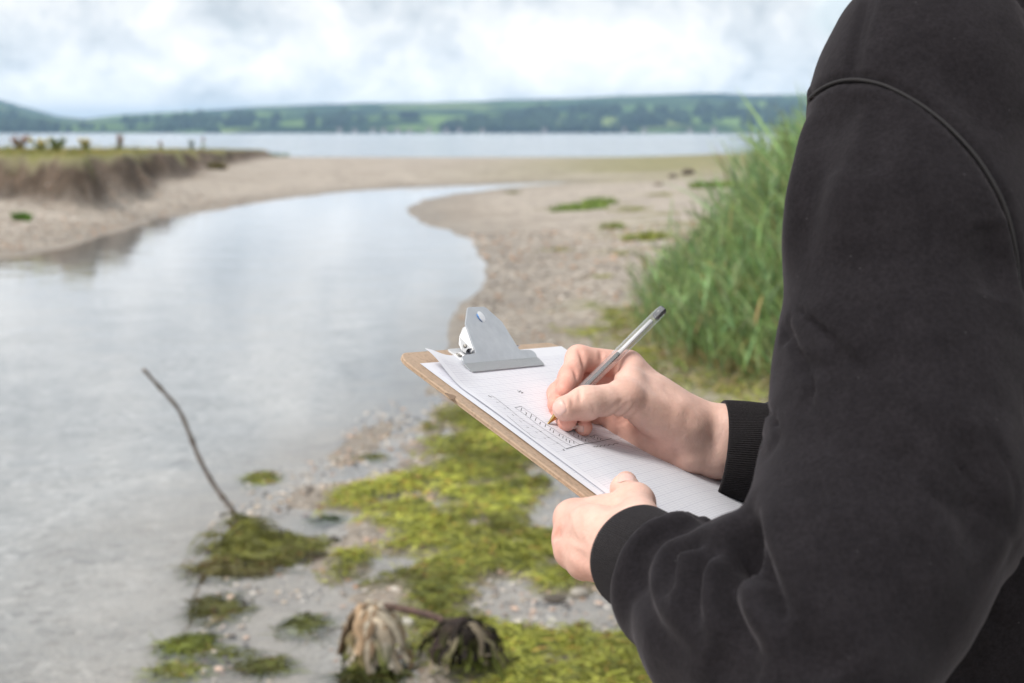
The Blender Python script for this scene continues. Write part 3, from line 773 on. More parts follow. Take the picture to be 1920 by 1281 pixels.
def shore_pebbles(n):
    x = rng.uniform(-1.2, 1.2, n); y = rng.uniform(3.2, 7.8, n)
    z, sd, sb = height(x, y); k = (poly_sd(x, y, LOWMUD) < 0.35) & (fbm(x * 1.9, y * 1.9, 3, 141) > 0.44) & (algae_mask(x, y) < .6)
    x, y, z = x[k], y[k], z[k]; n = len(x)
    r = rng.uniform(.005, .014, n)
    pal = np.array([(.62, .54, .46), (.58, .42, .33), (.50, .40, .30), (.66, .60, .54), (.30, .25, .21), (.10, .085, .075), (.42, .36, .31)])
    cols = pal[rng.integers(0, len(pal), n)] * rng.uniform(.75, 1.15, (n, 1))
    sq = np.stack([rng.uniform(.8, 1.4, n), rng.uniform(.7, 1.1, n), rng.uniform(.4, .7, n)], 1)
    v, f, c = scatter_balls(np.stack([x, y, np.maximum(z + r * .2, -.003)], 1), r, sq, cols, jitter=.15)
    tag(mesh_obj('shore_gravel', v, f, stone_m, None, True, c, origin=None), 'small pale and pink pebbles lying in the shallows between the algae', 'gravel', kind='stuff')
shore_pebbles(5200)
def pebble(px, py, r, col, lab, squash=.6, z0=0.03, group='single pebbles and shells by the algae', name='pebble', cat='pebble'):
    p = on_ground(px, py); z = max(float(gz(p[0], p[1])[0]), -.01)
    v = ICO2 * (1 + .14 * (fbm(ICO2[:, 0] * 1.5 + px, ICO2[:, 1] * 1.5 + ICO2[:, 2] + py, 2, 9)[:, None] - .5) * 2) * [r, r * .8, r * squash] + [p[0], p[1], z + r * squash * .6]
    c = np.array(col)[None] * rng.uniform(.85, 1.15, (len(v), 1))
    return tag(mesh_obj(name, v, ICOF2, stone_m, None, True, c), lab, cat, group)
PALE, PINK, TAN, DRK = (.66, .60, .53), (.60, .42, .33), (.50, .40, .29), (.07, .06, .055)
pebble(892, 1028, .020, (.72, .68, .62), 'round white pebble in the gap of the algae mat')
pebble(828, 1030, .016, PALE, 'round pale pebble on the bright algae left of the white one')
pebble(920, 1066, .019, PINK, 'pinkish pebble in the puddle below the white pebble')
pebble(845, 1048, .014, PALE, 'small pale shell at the left end of the puddle')
pebble(882, 1060, .014, TAN, 'tan pebble in the middle of the puddle')
pebble(972, 1022, .022, TAN, 'flat tan pebble at the right edge of the algae gap')
pebble(948, 965, .018, PINK, 'upper pink shell among the algae under the clipboard')
pebble(920, 948, .016, PALE, 'pale shell above the pink one under the clipboard edge')
pebble(884, 898, .014, PALE, 'pale pebble on the wet gravel below the board edge')
pebble(860, 915, .015, TAN, 'tan pebble right of the dark stones in the gravel gap')
pebble(822, 868, .014, PINK, 'pink pebble near the upper waterline')
pebble(626, 1018, .024, DRK, 'black wet stone at the water side of the algae')
pebble(600, 952, .016, (.24, .16, .13), 'reddish brown stone in the water left of the mat', .5)
pebble(575, 972, .018, (.22, .15, .12), 'long brown stone left of the tiny algae speck', .4)
pebble(688, 1015, .013, PINK, 'pink shell on the wet mud near the black stone')
pebble(650, 1045, .012, PALE, 'small pale pebble below the black stone')
pebble(716, 1030, .013, PALE, 'pale shell left of the bright algae mat')
pebble(806, 1136, .016, PALE, 'pale pebble in the puddle above the brown branch')
pebble(762, 1172, .022, (.55, .52, .45), 'greyish pebble under the middle of the brown branch')
pebble(1055, 1195, .024, (.74, .72, .66), 'white shell on the dark patch below the left sleeve cuff')
pebble(1030, 1190, .030, (.40, .38, .36), 'grey stone beside the white shell')
pebble(815, 1136, .018, PINK, 'orange pink pebble right of the pale one above the branch')
pebble(740, 1108, .014, PALE, 'pale pebble at the left edge of the mat above the dry weed')
pebble(1040, 1128, .038, (.09, .075, .06), 'dark mud lump below the holding hand', .35)
pebble(1085, 1118, .034, (.34, .31, .27), 'grey stone just under the holding hand', .5)
for k, (px, py, r) in enumerate([(1290, 327, .20), (1262, 333, .13), (1235, 348, .12)]):
    pebble(px, py, r, (.10, .075, .06) if k < 2 else (.28, .24, .2), ['large dark driftwood lump on the far gravel crest', 'smaller dark lump left of the large one on the crest', 'grey brown stone nearest the reeds on the crest'][k], .5, .4, 'dark lumps on the far gravel crest', 'driftwood_lump', 'driftwood')

# ------------------------------------------------------------------ thin stick, brown branch, dry weed
wood_m = attr_mat('wet_wood', 0.65, 0.35, 70, spec=0.3, bump=0.5, bumpscale=120)
bs = G(447, 975); dS = (bs - CAM) @ FW
sp = spline([cp(x, y, dS + k) for x, y, k in [(268, 692, -.10), (300, 727, -.08), (335, 768, -.05), (356, 815, -.03), (374, 860, -.015), (403, 912, 0), (430, 948, 0), (447, 975, 0), (456, 1000, .0)]], 40)
mb = MB(); rr = np.linspace(.0065, .0100, 40) * (1 + .12 * np.sin(np.arange(40) * 1.7)) * np.where(np.arange(40) % 11 == 5, 1.25, 1)
mb.tube(sp, rr, 9, jitter_col((.17, .14, .12), 40 * 9, .2, .05))
tag(mb.build('bent_stick', wood_m), 'thin bent grey brown stick rising out of the stream', 'stick')
w0 = G(672, 1258); dW = (w0 - CAM) @ FW
bp = spline([cp(x, y, dW + k) for x, y, k in [(700, 1150, 0), (722, 1138, 0), (750, 1141, -.02), (790, 1150, -.05), (826, 1162, -.08), (850, 1185, -.10)]], 24)
mb = MB(); mb.tube(bp, np.linspace(.009, .011, 24), 9, jitter_col((.10, .062, .05), 24 * 9, .25, .05))
tag(mb.build('broken_branch', wood_m), 'short brown branch bridging the two clumps of dry weed', 'branch')
weed_m = attr_mat('dry_weed', 0.8, 0.35, 40, trans=.12, spec=.15)
def drape(name, px, py, d, hgt, spread, n, cols, label, wd):
    """strips of dead weed hanging from one point down to the water"""
    top = cp(px, py, d); a = rng.uniform(0, 6.283, n)
    s = rng.random(n) ** .6
    segs = 7; t = np.linspace(0, 1, segs + 1)
    out = (np.stack([np.cos(a) * spread[0], np.sin(a) * spread[1], np.zeros(n)], 1) * s[:, None])
    c = top + rng.normal(0, .008, (n, 1, 3)) + out[:, None] * (t ** .75)[None, :, None]
    c[..., 2] += .02 * np.sin(t * 2.2)[None] - (hgt * rng.uniform(.75, 1.05, n))[:, None] * t[None] ** 1.25
    c += rng.normal(0, .007, c.shape) * (t ** .7)[None, :, None] + rng.normal(0, .012, (n, 1, 3)) * t[None, :, None]
    side = np.stack([-np.sin(a), np.cos(a), rng.normal(0, .25, n)], 1); side /= np.linalg.norm(side, axis=1)[:, None]
    w = (rng.uniform(*wd, n))[:, None] * (0.45 + .8 * np.sin(np.clip(t * 1.15, 0, 1) * 2.8))[None]
    nor = out / (np.linalg.norm(out, axis=1)[:, None] + 1e-6)
    L = c - side[:, None] * w[..., None] / 2; R = c + side[:, None] * w[..., None] / 2; Mi = c + nor[:, None] * (w * .35)[..., None]
    v = np.stack([L, Mi, R], 2).reshape(n, -1, 3)
    q = np.arange(segs) * 3; f = np.concatenate([np.stack([q, q + 1, q + 4, q + 3], 1), np.stack([q + 1, q + 2, q + 5, q + 4], 1)])[None] + (np.arange(n) * (segs + 1) * 3)[:, None, None]
    cc = np.asarray(cols)[rng.integers(0, len(cols), n)] * rng.uniform(.6, 1.2, (n, 1))
    cc = np.repeat(cc[:, None], (segs + 1) * 3, 1); low = np.repeat(t, 3)[None, :, None]
    grn = np.array([.12, .14, .03]) * (rng.random((n, 1, 1)) < .35) + cc * (rng.random((n, 1, 1)) > 2)
    has = grn.sum(-1, keepdims=True) > 0
    cc = np.where(has, cc * (1 - low ** 3) + grn * low ** 3, cc)
    v = v.reshape(-1, 3); v[:, 2] = np.maximum(v[:, 2], -.04)
    return tag(mesh_obj(name, v, f.reshape(-1, 4), weed_m, None, True, cc.reshape(-1, 3)), label, 'dry weed')
drape('dry_weed_clump', 694, 1136, dW, .170, (.105, .075), 70, [(.62, .54, .42), (.50, .42, .32), (.40, .28, .18), (.55, .49, .40), (.30, .22, .14)], 'pale straw coloured weed draped over the left end of the branch', (.016, .052))
drape('dry_weed_clump', 868, 1166, dW - .10, .125, (.125, .07), 95, [(.035, .028, .024), (.06, .045, .035), (.02, .017, .016), (.30, .25, .18), (.045, .03, .03)], 'blackened weed hanging over the right end of the branch', (.006, .030))
clump(700, 1262, 0.13, 0.10, 0.035, 120, 'dark green weed in the water under the pale dry weed', (.09, .10, .02), name='algae_clump')
# ------------------------------------------------------------------ clipboard: its plane in space
BU = nrm(c2w((1564, 103, 2667.0)))
BV = c2w((4619, -3303, -2667.0)); BV = nrm(BV - BU * (BU @ BV))
BN = np.cross(BU, BV); BN = BN if BN[2] > 0 else -BN
BO = cp(740, 662, 0.98)
def bd(a, b, h=0.0):
    """a across, b down, h above the board, metres"""
    return BO + np.multiply.outer(np.asarray(a, float), BU) + np.multiply.outer(np.asarray(b, float), BV) + np.multiply.outer(np.asarray(h, float), BN)
def mm(a, b, h=0.0): return bd(a / 1000, b / 1000, h / 1000)
def pb(px, py, h=0.0):
    r = cp(px, py, 1) - CAM
    return CAM + r * (((BO + h * BN - CAM) @ BN) / (r @ BN))
def ab(p):
    q = np.asarray(p) - BO; return q @ BU, q @ BV, q @ BN

def rounded_rect(w, l, r, seg=8):
    out = []
    for cx, cy, a0 in ((w - r, r, -90), (w - r, l - r, 0), (r, l - r, 90), (r, r, 180)):
        for k in range(seg + 1):
            t = math.radians(a0 + 90 * k / seg); out.append((cx + r * math.cos(t), cy + r * math.sin(t)))
    return np.array(out)
def slab(outline, levels, frame):
    """stack of outlines (inset, h) closed top and bottom; frame maps (a, b, h) to space"""
    c = outline.mean(0); n = len(outline); vs = []
    e = np.roll(outline, -1, 0) - np.roll(outline, 1, 0); nn = np.stack([e[:, 1], -e[:, 0]], 1); nn /= np.linalg.norm(nn, axis=1)[:, None]
    for ins, h in levels:
        q = outline - nn * ins; vs.append(frame(q[:, 0], q[:, 1], np.full(n, h)))
    f = []
    for k in range(len(levels) - 1):
        for i in range(n):
            j = (i + 1) % n; f.append((k * n + i, k * n + j, (k + 1) * n + j, (k + 1) * n + i))
    f.append(tuple(range(n))[::-1]); f.append(tuple((len(levels) - 1) * n + i for i in range(n)))
    return np.concatenate(vs), f
clip_root = empty('clipboard', bd(.115, .16, -.004))
tag(clip_root, 'brown hardboard clipboard with a metal lever clip, held in the left hand', 'clipboard')
bm_ = Mat('hardboard')
bc = bm_.ramp(bm_.noise(60, 5, 0.6), [(0.3, (0.46, 0.325, 0.225)), (0.7, (0.49, 0.35, 0.245))])
fl = bm_.ramp(bm_.noise(420, 2, 0.5), [(0.34, 0.82), (0.5, 1.04)])
bc = bm_.mix(1.0, bc, fl, 'MULTIPLY')
bm_.set(Base_Color=bc, Roughness=0.55); bm_.bump(bm_.noise(500, 3), 0.25, 0.0006)
ol = rounded_rect(.230, .322, .014)
v, f = slab(ol, [(.0007, -.0034), (0, -.0029), (.0001, -.0022), (.0005, -.0020), (.0001, -.0018), (0, -.0008), (.0002, -.0003), (.0008, 0)], bd)
mesh_obj('board', v, f, bm_.m, clip_root, False)

sp_ = ab(pb(845, 743)); th_ = np.linspace(0, 2 * np.pi, 19)[:-1]; rj = 1 + .25 * np.sin(th_ * 3 + 1)
mesh_obj('stain', bd(sp_[0] + .0042 * rj * np.cos(th_), sp_[1] + .0036 * rj * np.sin(th_), np.full(18, .00012)), [tuple(range(18))], Mat('damp_stain').set(Base_Color=(.27, .175, .11), Roughness=.6).m, clip_root, False)
# the lever clip
steel = Mat('galvanised_steel')
sn = steel.noise(900, 2, 0.5); sbig = steel.noise(60, 4, 0.6)
steel.set(Base_Color=steel.ramp(sbig, [(0.3, (0.50, 0.52, 0.55)), (0.7, (0.64, 0.66, 0.69))]), Metallic=0.75, Roughness=steel.ramp(sbig, [(0.3, 0.30), (0.7, 0.42)]))
steel.bump(sn, 0.25, 0.0004)
knurl = Mat('knurled_steel')
kc = knurl.attr('uvw')
kx, ky, _ = knurl.sep(kc)
kk = knurl.math('MULTIPLY', knurl.math('SINE', knurl.math('MULTIPLY', knurl.math('ADD', kx, ky), 3400.0)), knurl.math('SINE', knurl.math('MULTIPLY', knurl.math('SUBTRACT', kx, ky), 3400.0)))
knurl.set(Base_Color=knurl.mix(knurl.math('MULTIPLY', knurl.math('ADD', kk, 1.0), 0.5), (0.44, 0.46, 0.48), (0.66, 0.68, 0.70)), Metallic=0.7, Roughness=0.4)
knurl.bump(kk, 0.6, 0.0008)
chrome = Mat('bright_steel').set(Base_Color=(0.74, 0.74, 0.75), Metallic=0.7, Roughness=0.42)
chrome.bump(chrome.noise(140, 3), 0.15, 0.001); chrome = chrome.m
brass_dark = Mat('tarnished_rivet').set(Base_Color=(0.36, 0.34, 0.31), Metallic=0.8, Roughness=0.4).m
flange_m = Mat('brushed_flange').set(Base_Color=(0.52, 0.52, 0.53), Metallic=0.9, Roughness=0.38).m
def hI(b): return 3.4 + (24 - b) * 0.565
def plate(name, pts, thick, nor, mat, parent, uv=False):
    p = np.array(pts); n = len(p); nor = np.asarray(nor) * thick
    c = p.mean(0); ins = p + (c - p) / np.linalg.norm(c - p, axis=1)[:, None] * 0.0003
    v = np.concatenate([ins - nor, p - nor * .75, p - nor * 0.25, ins])
    f = []
    for k in range(3):
        for i in range(n):
            j = (i + 1) % n; f.append((k * n + i, k * n + j, k * n + n + j, k * n + n + i))
    f.append(tuple(range(n))[::-1]); f.append(tuple(3 * n + i for i in range(n)))
    col = None
    if uv:
        q = v - BO; col = np.stack([q @ BU, q @ BV, q @ BN], 1)
    o = mesh_obj(name, v, f, mat, parent, False, col, 'uvw')
    return o
incl = nrm(np.cross(BU, mm(0, 0, hI(0)) - mm(0, 20, hI(20)))); incl = incl if incl @ BN > 0 else -incl
right_half = [(161, 24), (161.5, 22), (160.5, 20), (158, 18.6), (154, 18), (141, 17.6), (139.5, 16.5), (134.5, -4), (121, -15.5), (118.5, -16)]
outl = right_half + [(216 - a, b) for a, b in right_half[::-1]]
lever = plate('clip_lever', [mm(a, b, hI(b)) for a, b in outl], .0013, incl, steel.m, clip_root)
lip_n = nrm(np.cross(BU, mm(0, 24, 3.4) - mm(0, 32.5, 1.9))); lip_n = lip_n if lip_n @ BN > 0 else -lip_n
lp = [(161, 24, 3.4), (162, 26, 3.05), (161.8, 31, 2.16), (160.4, 32.5, 1.9), (55.6, 32.5, 1.9), (54.2, 31, 2.16), (54, 26, 3.05), (55, 24, 3.4)]
plate('clip_lip', [mm(*q) for q in lp], .0012, lip_n, knurl.m, clip_root, True)
ring = MB(); th = np.linspace(0, 2 * np.pi, 25)[:-1]
c0 = (108, -8.6)
dv = []
for r_, hh in ((4.6, .05), (3.6, .45), (0.9, .55)):
    dv += [mm(c0[0] + r_ * math.cos(t), c0[1] + r_ * .86 * math.sin(t), hI(c0[1] + r_ * .86 * math.sin(t)) + hh) for t in th]
df = [(k * 24 + i, k * 24 + (i + 1) % 24, k * 24 + 24 + (i + 1) % 24, k * 24 + 24 + i) for k in range(2) for i in range(24)] + [tuple(48 + i for i in range(24))]
mesh_obj('hanging_eyelet', dv, df, Mat('eyelet').set(Base_Color=(.86, .88, .92), Metallic=.35, Roughness=.3).m, lever)
mb = MB(); mb.tube([mm(103.2, -10.5, hI(-10.5) + .35), mm(102.8, -8.6, hI(-8.6) + .35), mm(103.4, -6.2, hI(-6.2) + .35), mm(105.6, -4.4, hI(-4.4) + .3)], [.0003, .0005, .0003, .0002], 6)
mb.build('blue_mark', Mat('blue_smudge').set(Base_Color=(.10, .32, .75), Roughness=.5).m, lever)
for s in (1, -1):                           # side flanges, pivots, spring tabs
    X = lambda a: 108 + s * (108 - a)
    fp = [mm(X(83.5), -3.5, hI(-3.5) - 1.2), mm(X(78.3), 15.5, hI(15.5) - 1.3), mm(X(77.6), 11, 2.2), mm(X(77.8), 6, 1.6), mm(X(78.6), 0.5, 4.2), mm(X(80.5), -3, 9), mm(X(83), -5, 15)]
    plate('clip_flange', fp, .0009, -s * BU, flange_m, lever)
    pv = mm(X(78.2), 6, 6.0); mb = MB(); mb.tube([pv + s * BU * .001, pv - s * BU * .0005, pv - s * BU * .0016], [.0014, .0014, .0009], 12); mb.build('pivot_rivet', brass_dark, lever)
    t = np.linspace(0, 1, 9); tb = []
    for k in t:                            # curled spring tab
        an = -0.4 + 2.6 * k; tb.append(mm(X(73.5), 15.5 - 3.0 * math.sin(an), 3.2 + 3.4 * (1 - math.cos(an)) * .9))
    tb = np.array(tb); L_ = tb - BU * .0032; R_ = tb + BU * .0032
    vv = np.concatenate([L_, R_, L_ + BN * .0005, R_ + BN * .0005]); ff = []
    for k in range(8): ff += [(k, k + 1, 10 + k, 9 + k), (18 + k, 27 + k, 28 + k, 19 + k)]
    mesh_obj('spring_tab', vv, ff, Mat('dark_spring_steel').set(Base_Color=(.42, .42, .46), Metallic=1.0, Roughness=.2).m, clip_root)
base_out = rounded_rect(.090, .018, .004); base_out[:, 0] += .063; base_out[:, 1] += .001
v, f = slab(base_out, [(0, .0001), (0, .0009), (.0003, .0012)], bd); mesh_obj('clip_base', v, f, chrome, clip_root, False)
for a_ in (68, 148):
    mb = MB(); mb.tube([mm(a_, 10, 1.2), mm(a_, 10, 1.7), mm(a_, 10, 2.0)], [.0026, .0024, .0012], 14); mb.build('rivet', brass_dark, clip_root)
co = []
for k in range(200):
    t = k / 199; co.append(mm(82 + 52 * t, 6 + 3.1 * math.cos(t * 2 * math.pi * 13), 6 + 3.1 * math.sin(t * 2 * math.pi * 13)))
mb = MB(); mb.tube(co, .0006, 6); mb.build('coil_spring', chrome, clip_root)

# ------------------------------------------------------------------ sheets of ruled paper
pm = Mat('ruled_paper')
pc = pm.attr('ab'); pa, pbx, _ = pm.sep(pc)
def lines(coord, pitch, w):
    fr = pm.math('FRACT', pm.math('MULTIPLY', coord, 1 / pitch))
    return pm.math('LESS_THAN', fr, w / pitch)
inside = pm.math('MULTIPLY', pm.math('GREATER_THAN', pa, 0.007), pm.math('GREATER_THAN', pbx, 0.012))
heavy = pm.math('MULTIPLY', lines(pbx, 0.008, 0.00034), 0.46)
vert = pm.math('MULTIPLY', lines(pa, 0.008, 0.00030), 0.5)
finel = pm.math('MULTIPLY', pm.math('MAXIMUM', lines(pbx, 0.002, 0.00022), lines(pa, 0.002, 0.0002)), 0.34)
ln = pm.math('MULTIPLY', pm.math('MAXIMUM', pm.math('MAXIMUM', heavy, vert), finel), inside)
fib = pm.ramp(pm.noise(160, 4), [(0.3, (0.84, 0.85, 0.915)), (0.7, (0.87, 0.88, 0.935))])
pm.set(Base_Color=pm.mix(ln, fib, (0.28, 0.28, 0.40)), Roughness=0.75)
pm.b.inputs['Specular IOR Level'].default_value = 0.2
pm.bump(pm.noise(40, 3), 0.12, 0.002)
t_ = pm.n.new('ShaderNodeBsdfTranslucent'); t_.inputs[0].default_value = (.8, .8, .85, 1)
mxs = pm.n.new('ShaderNodeMixShader'); mxs.inputs[0].default_value = .08
pm.l.new(pm.b.outputs[0], mxs.inputs[1]); pm.l.new(t_.outputs[0], mxs.inputs[2]); pm.l.new(mxs.outputs[0], pm.out.inputs[0])
def top_h(a, b):
    """height of the top sheet above the board, in board coordinates"""
    bul = .0034 * np.sin(np.pi * np.clip((a - .012) / .15, 0, 1)) ** 1.2 * sstep(.10, .19, b)
    corner = .0085 * sstep(.062, .012, a) * sstep(.052, .012, b)
    edge = .0016 * sstep(.05, .015, a) * np.sin(np.clip((b - .03) / .17, 0, 1) * np.pi)
    return .0009 + bul + corner + edge + .0005 * np.sin(a * 60 + b * 31) * sstep(.05, .1, b)
def low_h(a, b):
    return .0004 + .0006 * sstep(.05, .02, a) * sstep(.04, .1, b) + .80 * np.maximum(top_h(a, b) - .0095, 0) + .0026 * np.sin(np.pi * np.clip((a - .012) / .15, 0, 1)) ** 1.2 * sstep(.10, .19, b) * .9
def sheet(name, a0, b0, rot, hf, label):
    na, nb = 84, 118
    A, B = np.meshgrid(np.linspace(0, .210, na), np.linspace(0, .297, nb))
    c, s = math.cos(rot), math.sin(rot)
    a = a0 + A * c - B * s; b = b0 + A * s + B * c
    v = bd(a, b, hf(a, b)).reshape(-1, 3)
    i = np.arange(nb - 1)[:, None] * na; j = np.arange(na - 1)[None]
    f = np.stack([i + j, i + j + 1, i + na + j + 1, i + na + j], -1).reshape(-1, 4)
    o = mesh_obj(name, v, f, pm.m, None, True, np.stack([A.ravel(), B.ravel(), 0 * A.ravel()], 1), 'ab')
    return tag(o, label, 'paper', 'sheets on the clipboard')
sheet('paper_sheet', .0115, .0150, math.radians(.5), low_h, 'lower white sheet whose left margin shows under the drawn one')
top_sheet = sheet('paper_sheet', .0180, .0095, math.radians(-0.4), top_h, 'top ruled sheet with a pen drawn bar chart under the clip')
mb = MB()
def ink(pts, w=.00042, closed=False):
    w *= .72
    q = [pb(880 + x / 6.4, 700 + y / 6.4, .0012) for x, y in pts]
    q = [ab(p)[:2] for p in q]; q = np.array(q)
    if len(q) > 2: q = spline(q, 6 * len(q))
    n = len(q); d = np.gradient(q, axis=0); d /= np.linalg.norm(d, axis=1)[:, None] + 1e-9
    s = np.stack([-d[:, 1], d[:, 0]], 1) * w / 2
    # a stroke is wider in a than in b on this slanted view, so keep a floor
    L_, R_ = q - s, q + s
    v = np.concatenate([bd(L_[:, 0], L_[:, 1], top_h(L_[:, 0], L_[:, 1]) + .00018), bd(R_[:, 0], R_[:, 1], top_h(R_[:, 0], R_[:, 1]) + .00018)])
    mb.add(v, [(k, k + 1, n + k + 1, n + k) for k in range(n - 1)])
ink([(262, 270), (310, 292), (470, 415), (560, 490), (660, 565), (760, 632), (855, 695), (950, 770), (1055, 840), (1155, 915)])
ink([(1155, 915), (1240, 893), (1320, 873), (1400, 855), (1480, 843), (1540, 830), (1620, 808), (1705, 783)], .0006)
ink([(225, 268), (245, 276), (268, 288)], .0011)
for p in [((322, 345), (355, 357)), ((412, 418), (440, 430)), ((512, 490), (535, 510)), ((597, 565), (632, 588)), ((680, 648), (716, 652)), ((795, 705), (818, 718)), ((892, 780), (916, 788)), ((1005, 850), (1020, 856)),
          ((360, 338), (380, 343)), ((455, 410), (474, 415)), ((550, 487), (568, 491)), ((648, 563), (665, 566)), ((748, 632), (768, 634)), ((848, 697), (866, 697)), ((940, 772), (958, 770)), ((1046, 842), (1064, 840)),
          ((632, 412), (620, 445)), ((672, 460), (690, 470)), ((690, 470), (678, 497)), ((748, 490), (735, 532)), ((805, 530), (790, 566)), ((855, 582), (845, 612)), ((915, 615), (908, 644)), ((975, 663), (965, 686)), ((1012, 690), (1003, 716)), ((1080, 735), (1073, 760)), ((1122, 762), (1117, 787)), ((1160, 793), (1155, 817)), ((1200, 813), (1195, 845)), ((1245, 825), (1249, 856)),
          ((1205, 690), (1200, 714)), ((1252, 723), (1248, 748)), ((1305, 753), (1300, 780)), ((1345, 783), (1342, 808)), ((1390, 806), (1386, 831)), ((1422, 824), (1432, 836)),
          ((1500, 763), (1495, 781)), ((1540, 775), (1533, 800)), ((1575, 793), (1568, 806))]:
    ink(p, .00055)
ink([(450, 515), (480, 545), (540, 595), (600, 648), (650, 690), (700, 725), (740, 762), (795, 790)], .0004)
ink([(548, 405), (585, 400), (625, 393)]); ink([(625, 393), (760, 490), (915, 605), (1080, 720), (1210, 800), (1320, 873)])
ink([(548, 405), (680, 500), (830, 620), (1000, 740), (1130, 830), (1240, 893)])
ink([(1095, 655), (1240, 760), (1395, 855)]); ink([(1200, 655), (1330, 745), (1480, 843)])
ink([(1445, 765), (1480, 756), (1520, 743), (1570, 780), (1612, 808)]); ink([(1445, 765), (1490, 798), (1540, 830)])
ink([(1480, 900), (1500, 895), (1515, 902), (1535, 886), (1560, 898), (1575, 878), (1610, 888), (1625, 868), (1660, 878), (1680, 858), (1720, 868), (1740, 850), (1790, 843)], .0005)
ink([(1116, 930), (1126, 922), (1136, 930), (1126, 938), (1116, 930)], .0005)
ink([(580, 203), (596, 226), (612, 207), (622, 222), (632, 240), (638, 226), (650, 228)], .0005)
mb.build('pen_drawing', Mat('black_ink').set(Base_Color=(.02, .02, .028), Roughness=.6).m, top_sheet, False)

# ------------------------------------------------------------------ ballpoint pen
PEN0 = pb(1027, 795, .0012); PEN1 = cp(1241, 582, 1.076)
PD = nrm(PEN1 - PEN0); PL = np.linalg.norm(PEN1 - PEN0)
pen = empty('ballpoint_pen', PEN0)
tag(pen, 'clear hexagonal ballpoint pen with dark ink in the writing hand', 'pen')
def P_(t): return PEN0 + PD * t
clear = Mat('clear_plastic'); clear.n.remove(clear.b)
lw = clear.n.new('ShaderNodeLayerWeight'); lw.inputs[0].default_value = .35
tr = clear.n.new('ShaderNodeBsdfTransparent'); tr.inputs[0].default_value = (.98, .98, .99, 1)
gl = clear.n.new('ShaderNodeBsdfGlossy'); gl.inputs['Roughness'].default_value = .06
mx = clear.n.new('ShaderNodeMixShader'); clear.l.new(clear.ramp(lw.outputs['Facing'], [(0, .06), (.5, .16), (.8, .45), (1, .95)]), mx.inputs[0])
dfw = clear.n.new('ShaderNodeBsdfDiffuse'); dfw.inputs[0].default_value = (.95, .95, .97, 1)
mx0 = clear.n.new('ShaderNodeMixShader'); mx0.inputs[0].default_value = .16
clear.l.new(tr.outputs[0], mx0.inputs[1]); clear.l.new(dfw.outputs[0], mx0.inputs[2])
clear.l.new(mx0.outputs[0], mx.inputs[1]); clear.l.new(gl.outputs[0], mx.inputs[2]); clear.l.new(mx.outputs[0], clear.out.inputs[0])
def solid(name, ts, rs, seg, mat, up=None):
    q = MB(); q.tube([P_(t) for t in ts], rs, seg, up=up if up is not None else BN); return q.build(name, mat, pen, seg > 8)
ink_dark = Mat('ink_refill').set(Base_Color=(.025, .024, .03), Roughness=.25).m
solid('tip', [0, .0006, .0012, .0110, .0130, .0145], [.0003, .0006, .0007, .0026, .0028, .0024], 18, Mat('brass_tip').set(Base_Color=(.62, .42, .16), Metallic=1.0, Roughness=.28).m)
solid('collar', [.0145, .017, .022], [.0029, .0033, .0035], 18, Mat('milky_collar').set(Base_Color=(.72, .68, .62), Roughness=.3).m)
solid('ink_tube', [.014, .05, .088], [.0017, .0017, .0017], 14, ink_dark)
solid('empty_tube', [.0882, .11, .132], [.0016, .0016, .0016], 14, Mat('milky_tube').set(Base_Color=(.88, .89, .90), Roughness=.25).m)
q = MB(); hexv = []
q.tube([P_(t) for t in (.022, .026, .06, PL - .002, PL)], [.0036, .0042, .0042, .0042, .0040], 6, up=BN, cap=False)
barrel = q.build('barrel', clear.m, pen, False)
solid('end_plug', [PL - .0085, PL - .001, PL + .0006, PL + .001], [.0029, .0030, .0036, .0030], 16, Mat('black_plug').set(Base_Color=(.035, .04, .05), Roughness=.25).m)
# ------------------------------------------------------------------ sculpting with distance fields
def smin(a, b, k):
    h = np.maximum(k - np.abs(a - b), 0) / k
    return np.minimum(a, b) - h * h * k * 0.25
def cone(p, a, b, ra, rb, flat=None, ff=1.0):
    """tapered capsule; flat = direction in which its section is scaled by ff"""
    a = np.asarray(a); b = np.asarray(b); ba = b - a
    t = np.clip(((p - a) @ ba) / (ba @ ba), 0, 1)
    q = p - a - t[:, None] * ba
    if flat is not None:
        c = q @ flat; q = q + np.outer(c * (1 / ff - 1), flat)
    return np.sqrt((q * q).sum(1)) - (ra + (rb - ra) * t)
def chain(p, pts, rad, k=0.004, flat=None, ff=1.0):
    d = cone(p, pts[0], pts[1], rad[0], rad[1], flat, ff)
    for i in range(1, len(pts) - 1):
        d = smin(d, cone(p, pts[i], pts[i + 1], rad[i], rad[i + 1], flat, ff), k)
    return d
